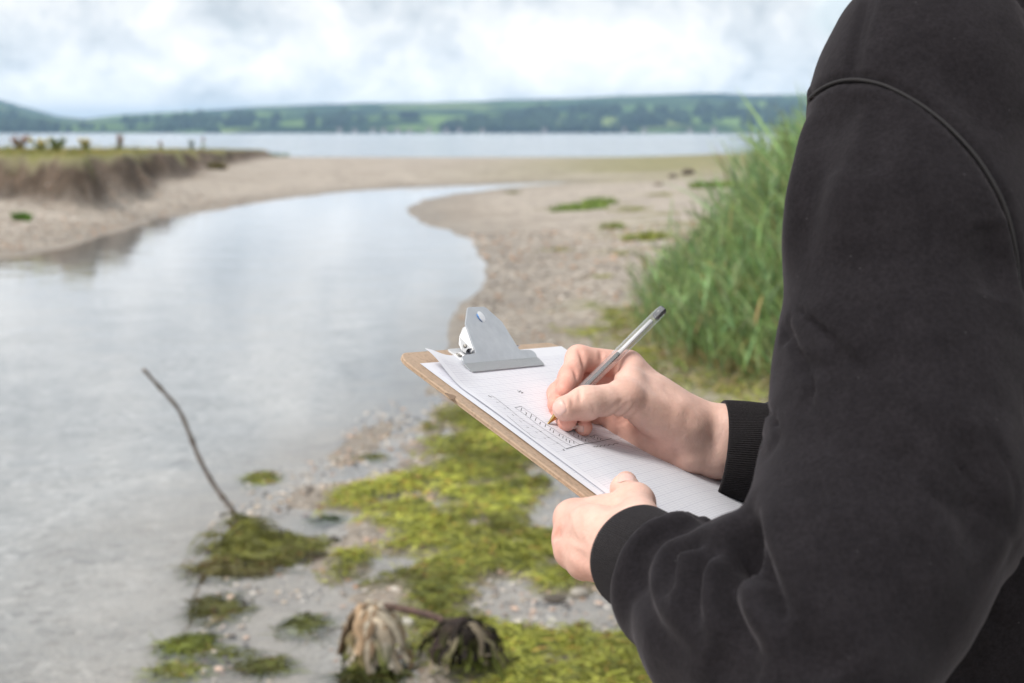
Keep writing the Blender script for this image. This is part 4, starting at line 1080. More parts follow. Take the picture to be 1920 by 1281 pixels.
def sdf_mesh(fn, lo, hi, h, relax=2):
    lo = np.asarray(lo, float); hi = np.asarray(hi, float)
    nc = np.ceil((hi - lo) / (4 * h)).astype(int); nf = nc * 4 + 1
    gi = np.stack(np.meshgrid(*[np.arange(n) for n in nc], indexing='ij'), -1).reshape(-1, 3)
    d = fn(lo + (gi + 0.5) * 4 * h)
    val = np.where(d < 0, -1.0, 1.0).reshape(nc).astype(np.float32)
    val = np.repeat(np.repeat(np.repeat(val, 4, 0), 4, 1), 4, 2)
    val = np.pad(val, ((0, 1),) * 3, mode='edge')
    need = np.zeros(nf, bool)
    act = gi[np.abs(d) < 4 * h * 1.25]
    for dx in range(5):
        for dy in range(5):
            for dz in range(5):
                need[act[:, 0] * 4 + dx, act[:, 1] * 4 + dy, act[:, 2] * 4 + dz] = True
    idx = np.argwhere(need)
    out = np.empty(len(idx), np.float32)
    for s in range(0, len(idx), 200000):
        out[s:s + 200000] = fn(lo + idx[s:s + 200000] * h)
    val[idx[:, 0], idx[:, 1], idx[:, 2]] = out
    ins = val < 0
    cnt = sum(ins[i:nf[0] - 1 + i, j:nf[1] - 1 + j, k:nf[2] - 1 + k].astype(np.int8) for i in (0, 1) for j in (0, 1) for k in (0, 1))
    cells = np.argwhere((cnt > 0) & (cnt < 8))
    vid = np.full(np.array(nf) - 1, -1, np.int32); vid[cells[:, 0], cells[:, 1], cells[:, 2]] = np.arange(len(cells))
    acc = np.zeros((len(cells), 3)); num = np.zeros(len(cells))
    corners = [(i, j, k) for i in (0, 1) for j in (0, 1) for k in (0, 1)]
    for a_ in corners:
        for ax in range(3):
            if a_[ax]: continue
            b_ = list(a_); b_[ax] = 1
            va = val[cells[:, 0] + a_[0], cells[:, 1] + a_[1], cells[:, 2] + a_[2]]; vb = val[cells[:, 0] + b_[0], cells[:, 1] + b_[1], cells[:, 2] + b_[2]]
            m = (va < 0) != (vb < 0); t = np.where(m, va / np.where(m, va - vb, 1), 0)
            pt = cells + np.array(a_); pt = pt.astype(float); pt[:, ax] += t
            acc += np.where(m[:, None], pt, 0); num += m
    v = lo + acc / num[:, None] * h
    faces = []
    for ax in range(3):
        u, w = (ax + 1) % 3, (ax + 2) % 3
        sl0 = [slice(None)] * 3; sl1 = [slice(None)] * 3; sl0[ax] = slice(0, -1); sl1[ax] = slice(1, None)
        s0, s1 = ins[tuple(sl0)], ins[tuple(sl1)]
        e = np.argwhere(s0 != s1)
        e = e[(e[:, u] > 0) & (e[:, w] > 0) & (e[:, u] < nf[u] - 1) & (e[:, w] < nf[w] - 1)]
        flip = s0[e[:, 0], e[:, 1], e[:, 2]]
        q = []
        for du, dw in ((-1, -1), (0, -1), (0, 0), (-1, 0)):
            c = e.copy(); c[:, u] += du; c[:, w] += dw; q.append(vid[c[:, 0], c[:, 1], c[:, 2]])
        q = np.stack(q, 1); q = np.where(flip[:, None], q, q[:, ::-1]); faces.append(q)
    f = np.concatenate(faces); f = f[(f >= 0).all(1)]
    ed = np.concatenate([f[:, [0, 1]], f[:, [1, 2]], f[:, [2, 3]], f[:, [3, 0]]])
    for _ in range(relax):
        s = np.zeros_like(v); c = np.zeros(len(v))
        np.add.at(s, ed[:, 0], v[ed[:, 1]]); np.add.at(c, ed[:, 0], 1)
        v = v * 0.4 + 0.6 * s / np.maximum(c, 1)[:, None]
        g = grad(fn, v, h * 0.5); v = v - g * np.clip(fn(v), -h, h)[:, None]
    return v, f
def grad(fn, p, e=0.0005):
    g = np.stack([fn(p + np.eye(3)[i] * e) - fn(p - np.eye(3)[i] * e) for i in range(3)], 1)
    return g / (np.linalg.norm(g, axis=1)[:, None] + 1e-12)
def vnormals(v, f):
    n = np.zeros_like(v); a = np.cross(v[f[:, 2]] - v[f[:, 0]], v[f[:, 3]] - v[f[:, 1]])
    for k in range(4): np.add.at(n, f[:, k], a)
    return n / (np.linalg.norm(n, axis=1)[:, None] + 1e-12)
def onto(fn, px, d0=0.35, d1=1.6):
    """where the view through photo pixels first meets the sculpted surface"""
    out = []
    px = np.asarray(px, float)
    d = np.full(len(px), d0); ray = np.array([cp(x, y, 1) - CAM for x, y in px]); ln = np.linalg.norm(ray, axis=1)
    for _ in range(160):
        s = fn(CAM + ray * d[:, None]); d = np.minimum(d + np.clip(s, -.002, .03) * 0.8 / ln, d1)
    ok = d < d1 - 1e-3
    return (CAM + ray * d[:, None]), ok
def stroke(v, nv, fn, px, amp, wid, n=40, taper=True, surface=None, facing=True):
    """raise (amp > 0) or press in (amp < 0) the surface along a drawn line"""
    pts, ok = onto(fn, spline(np.array(px, float), n)) if surface is None else (np.asarray(surface), np.ones(len(surface), bool))
    pts = pts[ok]
    if len(pts) < 2: return v
    w = np.broadcast_to(np.asarray(wid, float), (len(pts),)) if np.ndim(wid) == 0 else np.interp(np.linspace(0, 1, len(pts)), np.linspace(0, 1, len(wid)), wid)
    m = np.where(((v > pts.min(0) - 3 * w.max()) & (v < pts.max(0) + 3 * w.max())).all(1))[0]
    if len(m) == 0: return v
    best = np.full(len(m), 1e9); bw = np.zeros(len(m)); tt = np.zeros(len(m))
    for i in range(len(pts) - 1):
        a, b = pts[i], pts[i + 1]; ba = b - a; t = np.clip(((v[m] - a) @ ba) / (ba @ ba + 1e-14), 0, 1)
        dd = np.linalg.norm(v[m] - a - t[:, None] * ba, axis=1); k = dd < best
        best = np.where(k, dd, best); bw = np.where(k, w[i], bw); tt = np.where(k, (i + t) / (len(pts) - 1), tt)
    env = np.sin(np.pi * np.clip(tt, 0.02, .98)) ** 0.6 if taper else 1.0
    g = amp * np.exp(-(best / bw) ** 2) * env
    v = v.copy(); v[m] += nv[m] * g[:, None]
    return v

# ------------------------------------------------------------------ the writing (right) hand
def cc(x, y, z): return CAM + c2w((x, y, z))
R_idx = [cp(1178, 686, 1.060), cp(1085, 672, 1.046), cp(1069, 706, 1.031), cp(1057, 731, 1.015)]
R_mid = [cp(1163, 714, 1.064), cp(1070, 710, 1.060), cp(1047, 738, 1.037), cp(1043, 759, 1.013)]
R_rng = [cp(1150, 745, 1.062), cp(1058, 738, 1.043), cp(1052, 774, 1.018), cp(1063, 791, 0.996)]
R_pnk = [cp(1148, 782, 1.052), cp(1082, 772, 1.038), cp(1083, 792, 1.018), cp(1094, 801, 1.003)]
R_thb = [cp(1262, 800, 1.036), cp(1172, 746, 1.012), cp(1098, 756, .996), cp(1060, 766, .986)]
R_wc = cp(1352, 830, 1.052)
RT_ = nrm(c2w((-.50, -.80, .10)))                 # across the knuckles, index to little finger
R_wr, R_wu = R_wc - RT_ * .0125, R_wc + RT_ * .0115
R_fore = cp(1560, 858, 1.075)
def fing(p, pts, rad, root_k, d):
    c = chain(p, pts, rad, .005)
    k = .0009 + root_k * np.exp(-(np.linalg.norm(p - pts[0], axis=1) / .014) ** 2)
    h = np.maximum(k - np.abs(d - c), 0) / k
    return np.minimum(d, c) - h * h * k * .25
def right_hand(p):
    wr = smin(cone(p, R_wr, R_fore - RT_ * .010, .0150, .015), cone(p, R_wu, R_fore + RT_ * .010, .0150, .015), .012)
    mi = cp(1240, 752, 1.055)
    d = smin(chain(p, [R_idx[0], mi, R_wr], [.0112, .0135, .0120], .010), cone(p, R_mid[0], R_wc, .0120, .0120), .010)
    d = smin(d, cone(p, R_rng[0], R_wc + RT_ * .004, .0110, .0120), .010)
    d = smin(d, cone(p, R_pnk[0], R_wu, .0098, .0125), .010)
    d = smin(d, wr, .014)
    # heel of the hand lying on the paper
    hyp = chain(p, [cp(1166, 801, 1.046), cp(1222, 838, 1.047), cp(1284, 850, 1.044)], [.0108, .0145, .0160], .01)
    d = smin(d, hyp, .010)
    # web to the index knuckle, then the ball of the thumb lapping over the palm
    d = smin(d, chain(p, [cp(1184, 694, 1.048), cp(1182, 722, 1.030), R_thb[1]], [.0085, .0095, .0105], .01), .010)
    d = smin(d, cone(p, cp(1225, 745, 1.042), cp(1290, 795, 1.042), .0140, .0150), .012)
    ball = cone(p, R_thb[0], R_thb[1], .0172, .0120)
    k = .0022 + .014 * np.exp(-(np.linalg.norm(p - cp(1300, 800, 1.04), axis=1) / .034) ** 2) + .008 * np.exp(-(np.linalg.norm(p - cp(1205, 715, 1.03), axis=1) / .020) ** 2)
    h = np.maximum(k - np.abs(d - ball), 0) / k
    d = np.minimum(d, ball) - h * h * k * .25
    d = fing(p, R_pnk, [.0098, .0082, .0072, .0064], .008, d)
    d = fing(p, R_rng, [.0105, .0088, .0078, .0069], .008, d)
    d = fing(p, R_mid, [.0108, .0088, .0076, .0064], .008, d)
    d = fing(p, R_idx, [.0106, .0091, .0078, .0060], .008, d)
    th = chain(p, R_thb[1:], [.0118, .0112, .0090], .006)
    k = .0012 + .012 * np.exp(-(np.linalg.norm(p - R_thb[1], axis=1) / .016) ** 2)
    h = np.maximum(k - np.abs(d - th), 0) / k
    return np.minimum(d, th) - h * h * k * .25

# ------------------------------------------------------------------ the holding (left) hand
L_idx = [cp(1071, 972, .893), cp(1108, 962, .925), cp(1150, 958, .945), cp(1185, 955, .955)]
L_mid = [cp(1070, 1010, .884), cp(1110, 1000, .925), cp(1152, 990, .945), cp(1185, 985, .952)]
L_rng = [cp(1073, 1034, .876), cp(1117, 1034, .915), cp(1160, 1020, .935), cp(1190, 1012, .94)]
L_pnk = [cp(1097, 1056, .866), cp(1132, 1060, .898), cp(1165, 1050, .915), cp(1188, 1042, .92)]
L_thb = [cp(1203, 985, .845), cp(1191, 943, .886), cp(1172, 917, .915), cp(1174, 904, .938)]
L_wc = cp(1196, 1045, .822)
L_el = cp(1622, 1262, .67)
LT_ = nrm(L_pnk[0] - L_idx[0])
L_wr, L_wu = L_wc - LT_ * .0095, L_wc + LT_ * .0095
L_fd = nrm(L_el - L_wc)
def left_hand(p):
    d = smin(chain(p, [L_idx[0], cp(1116, 990, .862), L_wr], [.0105, .0120, .0120], .010), cone(p, L_mid[0], L_wc, .0105, .0120), .010)
    d = smin(d, cone(p, L_rng[0], L_wc + LT_ * .005, .0098, .0120), .010)
    d = smin(d, cone(p, L_pnk[0], L_wu, .0092, .0120), .010)
    d = smin(d, smin(cone(p, L_wr, L_wr + L_fd * .12, .0150, .022), cone(p, L_wu, L_wu + L_fd * .12, .0150, .022), .014), .012)
    d = smin(d, cone(p, L_thb[0], L_thb[1], .0140, .0100), .014)
    d = smin(d, chain(p, [cp(1085, 962, .900), cp(1128, 962, .893), L_thb[1]], [.0080, .0090, .0095], .01), .010)
    d = fing(p, L_pnk, [.0095, .0085, .0072, .0062], .008, d)
    d = fing(p, L_rng, [.0100, .0090, .0078, .0066], .008, d)
    d = fing(p, L_mid, [.0105, .0095, .0082, .0068], .008, d)
    d = fing(p, L_idx, [.0102, .0095, .0082, .0068], .008, d)
    th = chain(p, L_thb[1:], [.0098, .0084, .0072], .006)
    k = .0012 + .012 * np.exp(-(np.linalg.norm(p - L_thb[1], axis=1) / .016) ** 2)
    h = np.maximum(k - np.abs(d - th), 0) / k
    return np.minimum(d, th) - h * h * k * .25

person = empty('person', (G(1800, 1281, 0)[0] * 0 + .33, .95, 0.02))
tag(person, 'person in a dark grey hooded sweatshirt writing on a clipboard', 'person')

skin = Mat('skin')
red = skin.attr('red', 'Fac')
mott = skin.noise(70, 5, 0.6); mott2 = skin.noise(18, 4, .6)
sk = skin.ramp(mott2, [(0.3, (0.755, 0.485, 0.40)), (0.7, (0.82, 0.56, 0.475))])
sk = skin.mix(skin.math('MULTIPLY', red, 0.9, True), sk, (0.78, 0.33, 0.26))
sk = skin.mix(0.6, sk, skin.ramp(mott, [(0.3, (0.80, 0.74, 0.71)), (0.7, (1.12, 1.10, 1.09))]), 'MULTIPLY')
skin.set(Base_Color=sk, Roughness=0.54, Subsurface_Weight=0.13, Subsurface_Scale=0.006)
skin.b.inputs['Subsurface Radius'].default_value = (1.0, 0.35, 0.2)
skin.b.inputs['Specular IOR Level'].default_value = 0.35
pores = skin.math('ADD', skin.noise(650, 4, .65), skin.math('MULTIPLY', skin.noise(190, 4, .6, 1.2, skin.mapping(skin.co(), (1, 1.6, 1))), 1.6))
skin.bump(pores, 0.28, 0.0009)
nail_m = Mat('fingernail').set(Base_Color=(.76, .50, .44), Roughness=.42, Subsurface_Weight=.15, Subsurface_Scale=.003).m

def redness(v, spots):
    r = np.zeros(len(v))
    for c, s, a in spots: r = np.maximum(r, a * np.exp(-(np.linalg.norm(v - c, axis=1) / s) ** 2))
    return r
rv, rf = sdf_mesh(right_hand, np.minimum.reduce([R_idx[1], R_mid[2], R_rng[3], R_thb[3], R_fore]) - .035, np.maximum.reduce([R_idx[0], R_wc, R_fore, R_mid[0]]) + .035, .0014)
rn = vnormals(rv, rf)
Z4 = lambda L: [(1020 + x / 6.405, 640 + y / 6.405) for x, y in L]
Z1 = lambda L: [(980 + x / 3.767, 560 + y / 3.767) for x, y in L]
for px, a, w in [
    (Z4([(405, 85), (440, 140), (470, 220), (482, 300), (478, 360)]), -.0022, .0020),          # index knuckle crease
    (Z4([(680, 110), (692, 180), (688, 260)]), -.0010, .0016),
    (Z4([(320, 300), (370, 350), (390, 420), (392, 470)]), -.0009, .0016),
    (Z4([(428, 560), (436, 640), (432, 740)]), -.0007, .0012),                       # thumb joint
    (Z4([(330, 650), (345, 740), (330, 800)]), -.0003, .0010),
    (Z4([(225, 680), (246, 730), (244, 800), (270, 870)]), -.0005, .0010),
    (Z4([(262, 690), (275, 760), (285, 850)]), .0003, .0016),
    (Z4([(560, 760), (600, 800), (600, 870)]), -.0003, .0010),
    (Z4([(690, 880), (790, 830), (880, 760), (960, 700)]), -.0005, .0013),          # folds at the base of the thumb
    (Z4([(780, 925), (900, 850), (1020, 740)]), -.0006, .0014),
    (Z4([(830, 960), (960, 900), (1090, 790)]), -.0006, .0014),
    (Z4([(870, 1000), (1000, 950), (1140, 850)]), -.0005, .0014),
    (Z4([(720, 900), (760, 885), (850, 815)]), .0004, .0012),
    (Z4([(840, 500), (870, 400), (890, 260)]), .0008, .0030),                        # web of the thumb
    (Z1([(540, 830), (545, 900), (600, 950), (640, 1000)]), -.0008, .0015),          # palm folds
    (Z1([(660, 930), (670, 990)]), -.0006, .0012),
    (Z1([(1085, 1020), (1090, 1110), (1080, 1200)]), -.0006, .0030),
    (Z1([(1150, 700), (1100, 830), (1130, 960)]), .0010, .0060),                     # tendons at the wrist
    (Z1([(1200, 900), (1300, 960), (1390, 1000)]), .0008, .0050),
    (Z1([(860, 480), (960, 640), (1100, 760), (1250, 850)]), .0008, .0050),
    (Z1([(760, 760), (860, 780), (960, 880)]), -.0006, .0050)]:
    rv = stroke(rv, rn, right_hand, px, a * (1.9 if a < 0 and w < .002 else 1.2), w * (1.15 if w < .002 else 1))
rr_ = redness(rv, [(R_idx[1], .016, .55), (R_idx[2], .014, .75), (R_idx[3], .013, .9), (R_mid[2], .016, .85), (R_mid[3], .014, .9), (R_mid[1], .02, .6), (R_rng[3], .013, .9), (R_pnk[3], .013, .85), (R_rng[2], .015, .8),
                   (R_thb[3], .010, .35), (R_idx[0], .016, .2), (R_thb[1], .013, .28), (cp(1235, 860, 1.02), .018, .35), (cp(1120, 705, 1.05), .022, .55), (cp(1150, 790, 1.03), .02, .35)])

lv, lf = sdf_mesh(left_hand, np.minimum.reduce([L_idx[0], L_pnk[0], L_wc + L_fd * .12, L_thb[3]]) - .04, np.maximum.reduce([L_idx[3], L_wc + L_fd * .12, L_thb[3], L_mid[3]]) + .04, .0014)
lnm = vnormals(lv, lf)
Z3 = lambda L: [(1010 + x / 5.123, 860 + y / 5.123) for x, y in L]
for px, a, w in [
    (Z3([(740, 225), (800, 218), (860, 212), (930, 225)]), -.0006, .0012),
    (Z3([(720, 375), (780, 360), (830, 300)]), -.0006, .0014),
    (Z3([(230, 860), (330, 910), (430, 960), (520, 985)]), -.0009, .0040),          # tendon groove on the back of the hand
    (Z3([(150, 600), (210, 650), (230, 720)]), .0006, .0050),
    (Z3([(170, 800), (260, 860), (400, 1010)]), .0012, .0060),
    (Z3([(180, 640), (330, 660), (500, 720)]), .0006, .0050),
    (Z3([(420, 1170), (480, 1190), (530, 1225)]), -.0006, .0014),
    (Z3([(260, 470), (330, 560), (360, 680), (430, 800)]), .0005, .0018),
    (Z3([(400, 480), (450, 600), (440, 720), (500, 860)]), .0005, .0017),
    (Z3([(280, 780), (360, 840), (460, 880)]), .0004, .0016),
    (Z3([(165, 690), (175, 740), (165, 790)]), -.0022, .0060)]:
    lv = stroke(lv, lnm, left_hand, px, a * 1.3, w)
lr_ = redness(lv, [(cp(1045, 985, .88), .014, .55), (cp(1045, 1035, .87), .015, .35), (L_thb[3], .010, .2), (cp(1100, 1085, .85), .02, .45), (cp(1060, 945, .90), .015, .3), (cp(1115, 1060, .85), .02, .3)])

# ------------------------------------------------------------------ rest of the figure: frame of the body
HEAD = nrm(np.array([-.836, .549, 0])); RGT = np.array([.549, .836, 0]); ZUP = np.array([0, 0, 1.0])
L_sh = cp(1712, 205, .815)
R_sh = L_sh + RGT * .345
MIDS = (L_sh + R_sh) / 2
R_el = cp(1905, 1010, 1.19)
pelvis = MIDS - ZUP * .50 - HEAD * .02
neck = MIDS + ZUP * .075 - HEAD * .015
skull = neck + ZUP * .135 + HEAD * .055
foot_z = float(gz(.3, .9)[0]) if 'gz' in globals() else 0.03
def body(p):
    d = smin(cone(p, pelvis, MIDS - ZUP * .12 - HEAD * .02, .10, .105, HEAD, .6), cone(p, L_sh + RGT * .04 - HEAD * .01, R_sh - RGT * .04 - HEAD * .01, .042, .042), .05)
    d = smin(d, cone(p, neck - ZUP * .03, neck + ZUP * .07 + HEAD * .02, .062, .055), .04)
    hd = cone(p, skull - HEAD * .012 + ZUP * .02, skull + HEAD * .012 + ZUP * .012, .082, .082, RGT, .88)
    jaw = cone(p, skull + HEAD * .03 - ZUP * .06, skull + HEAD * .045 - ZUP * .085, .055, .036)
    d = smin(d, smin(hd, jaw, .04), .03)
    fc = skull + HEAD * .092
    d = smin(d, cone(p, fc + ZUP * .006 - HEAD * .012, fc - ZUP * .032 + HEAD * .008, .006, .0105), .012)       # nose
    d = smin(d, cone(p, skull + HEAD * .072 + ZUP * .030 - RGT * .034, skull + HEAD * .072 + ZUP * .030 + RGT * .034, .014, .014), .02)   # brow
    for zz in (-.060, -.068):                                                                                    # lips
        d = smin(d, cone(p, skull + ZUP * zz - RGT * .017 + HEAD * .078, skull + ZUP * zz + RGT * .017 + HEAD * .078, .0055, .0055), .006)
    for s in (-1, 1):
        e = np.linalg.norm(p - (skull + HEAD * .094 + ZUP * .010 + RGT * .031 * s), axis=1) - .016
        d = -smin(-d, e, .010)
        ear = cone(p, skull + RGT * .079 * s + ZUP * .014 - HEAD * .010, skull + RGT * .076 * s - ZUP * .020 - HEAD * .004, .017, .010, RGT, .38)
        d = smin(d, ear, .006)
    d = smin(d, chain(p, [L_sh, cp(1690, 760, .765), cp(1620, 1215, .700), L_wc + L_fd * .10], [.040, .036, .030, .022], .01), .02)
    d = smin(d, chain(p, [R_sh, R_el, R_fore], [.042, .034, .022], .01), .02)
    for s in (-1, 1):
        hip = pelvis + RGT * .085 * s - ZUP * .06; kn = hip * .5 + .5 * np.array([hip[0], hip[1], 0]) + HEAD * .02 + RGT * .02 * s
        an = np.array([hip[0], hip[1], foot_z + .08]) + RGT * .035 * s
        d = smin(d, chain(p, [hip, kn, an, an + HEAD * .13 - ZUP * .045], [.085, .056, .04, .034], .03), .05)
    return d
allp = np.array([L_el, R_el, skull + ZUP * .12, L_sh, R_sh, R_fore, L_wc + L_fd * .1, pelvis])
blo = allp.min(0) - .18; bhi = allp.max(0) + .18; blo[2] = foot_z - .01
bv_, bf_ = sdf_mesh(body, blo, bhi, .008, 1)
allv = np.concatenate([rv, lv, bv_]); allf = np.concatenate([rf, lf + len(rv), bf_ + len(rv) + len(lv)])
bo = mesh_obj('body', allv, allf, skin.m, person)
at = bo.data.attributes.new('red', 'FLOAT', 'POINT'); at.data.foreach_set('value', np.concatenate([rr_, lr_, np.zeros(len(bv_))]).astype(np.float32))

for s in (-1, 1):
    ec = skull + HEAD * .076 + ZUP * .010 + RGT * .031 * s
    v_, f_ = ICO3 * .0118 + ec, ICOF3
    ir = nrm(HEAD - ZUP * .35)
    cl_ = np.where((((v_ - ec) @ ir) / .0118 > .88)[:, None], np.array([[.05, .03, .02]]), np.array([[.75, .72, .70]]))
    mesh_obj('eye', v_, f_, attr_mat('eyeball', .2, 0.0), person, True, cl_)
def nail(fn, px, axis, length, width, look=None):
    """nail plate laid on the fingertip at a pixel, growing along axis"""
    p0, ok = onto(fn, [px]); p0 = p0[0]
    n0 = grad(fn, p0[None])[0]
    ax = nrm(axis - n0 * (axis @ n0)); sd_x = np.cross(n0, ax)
    S, T = np.meshgrid(np.linspace(-1, 1, 15), np.linspace(-1, 1, 15))
    r = (np.abs(S) ** 3.2 + np.abs(T) ** 3.2) ** (1 / 3.2); m = np.maximum(np.abs(S), np.abs(T))
    k = np.where(r > 0, m / np.maximum(r, 1e-6), 1)
    s = S * k; t = T * k
    q = p0 + (s[..., None] * sd_x * width / 2) + (t[..., None] * ax * length / 2) + n0 * .006
    q = q.reshape(-1, 3)
    for _ in range(40): q = q - n0 * (fn(q)[:, None] * .7)
    e = np.clip(1 - (np.abs(s) ** 3.2 + np.abs(t) ** 3.2).ravel(), 0, 1)
    g = grad(fn, q); q = q + g * (.00042 * np.minimum(e * 6, 1) - .00020)[:, None]
    q += np.where(t.ravel() > .6, 1, 0)[:, None] * g * .0003
    i = np.arange(14)[:, None] * 15; j = np.arange(14)[None]
    mesh_obj('fingernail', q, np.stack([i + j, i + j + 1, i + 16 + j, i + 15 + j], -1).reshape(-1, 4), nail_m, person)
nail(right_hand, Z4([(172, 792)])[0], R_thb[3] - R_thb[2], .0098, .0112)
nail(right_hand, Z4([(428, 1050)])[0], R_pnk[3] - R_pnk[2], .0060, .0052)
nail(left_hand, Z3([(838, 172)])[0], L_thb[3] - L_thb[2], .0115, .0118)
# ------------------------------------------------------------------ hooded sweatshirt
cloth = Mat('charcoal_fleece')
wv = cloth.noise(420, 4, 0.7); slub = cloth.noise(55, 5, .65)
lint = cloth.ramp(cloth.voro(75), [(0.030, 1.0), (0.055, 0.0)])
cb = cloth.ramp(slub, [(0.3, (0.0112, 0.0097, 0.0116)), (0.7, (0.0172, 0.0150, 0.0176))])
cb = cloth.mix(0.55, cb, cloth.ramp(wv, [(0.32, (0.5, 0.5, 0.5)), (0.68, (1.6, 1.6, 1.6))]), 'MULTIPLY')
cb = cloth.mix(cloth.math('MULTIPLY', lint, 0.18), cb, (0.16, 0.15, 0.16))
cloth.set(Base_Color=cb, Roughness=0.92, Sheen_Weight=0.15, Sheen_Roughness=0.45)
cloth.b.inputs['Sheen Tint'].default_value = (0.62, 0.57, 0.62, 1)
cloth.b.inputs['Specular IOR Level'].default_value = 0.12
cloth.bump(cloth.math('ADD', cloth.math('MULTIPLY', wv, .5), cloth.math('MULTIPLY', slub, 1.4)), 0.35, 0.0012)
S_el = cp(1550, 1240, .690)
L_chain = [cp(1708, 220, .820), cp(1704, 440, .795), cp(1698, 700, .775), cp(1682, 900, .752), cp(1606, 1080, .718), S_el]
L_rad = [.0600, .0640, .0665, .0680, .0590, .0520]
F_chain = [S_el, cp(1440, 1172, .732), cp(1362, 1164, .754), L_wc + L_fd * .050 - UP * .010]
F_rad = [.0520, .0555, .0460, .0345]
ROLL_C = cp(1262, 1086, .795)
def torus(p, c, ax, R, r):
    q = p - c; h = q @ ax; q = q - np.outer(h, ax); l = np.sqrt((q * q).sum(1))
    return np.sqrt((l - R) ** 2 + h * h) - r
RF_chain = [R_el, cp(1640, 900, 1.10), cp(1510, 868, 1.066), cp(1468, 860, 1.060)]
RF_rad = [.062, .054, .044, .040]
def hoodie_f(p):
    t = cone(p, pelvis - ZUP * .06, MIDS - ZUP * .16, .150, .162, HEAD, .74)
    t = smin(t, cone(p, L_sh + RGT * .060 - ZUP * .060 - HEAD * .02, R_sh - RGT * .060 - ZUP * .060 - HEAD * .02, .095, .095, HEAD, .80), .06)
    t = smin(t, cone(p, L_sh + RGT * .030 + ZUP * .018, neck, .064, .082), .05)
    t = smin(t, cone(p, R_sh - RGT * .01 + ZUP * .004, neck, .058, .075), .06)
    # hood lying behind the neck
    hb = neck - HEAD * .085 - ZUP * .015
    t = smin(t, chain(p, [neck + RGT * .075 + HEAD * .03 + ZUP * .01, hb + RGT * .065 + ZUP * .02, hb - ZUP * .04, hb - RGT * .065 + ZUP * .02, neck - RGT * .075 + HEAD * .03 + ZUP * .01], [.024, .036, .050, .036, .024], .03), .04)
    la = chain(p, L_chain, L_rad, .02)
    lf_ = chain(p, F_chain, F_rad, .02)
    lf_ = smin(lf_, torus(p, ROLL_C, nrm(L_fd), .0285, .0102), .013)
    arm = smin(la, lf_, .004)
    ra = smin(chain(p, [R_sh, (R_sh + R_el) / 2 + RGT * .01, R_el], [.066, .066, .062], .03), chain(p, RF_chain, RF_rad, .02), .02)
    d = smin(t, arm, .016)
    return smin(d, ra, .030)
ap = np.array([*L_chain, *F_chain, *RF_chain, R_sh, neck, pelvis])
hv_, hf_ = sdf_mesh(hoodie_f, ap.min(0) - [.16, .16, .22], ap.max(0) + [.16, .16, .12], .0033)
hn_ = vnormals(hv_, hf_)
Z6 = lambda L: [(1000 + x / 2.087, 840 + y / 2.087) for x, y in L]
Z7 = lambda L: [(1080 + x / 2.286, 900 + y / 2.286) for x, y in L]
Z5 = lambda L: [(1380 + x / 1.83, y / 1.83) for x, y in L]
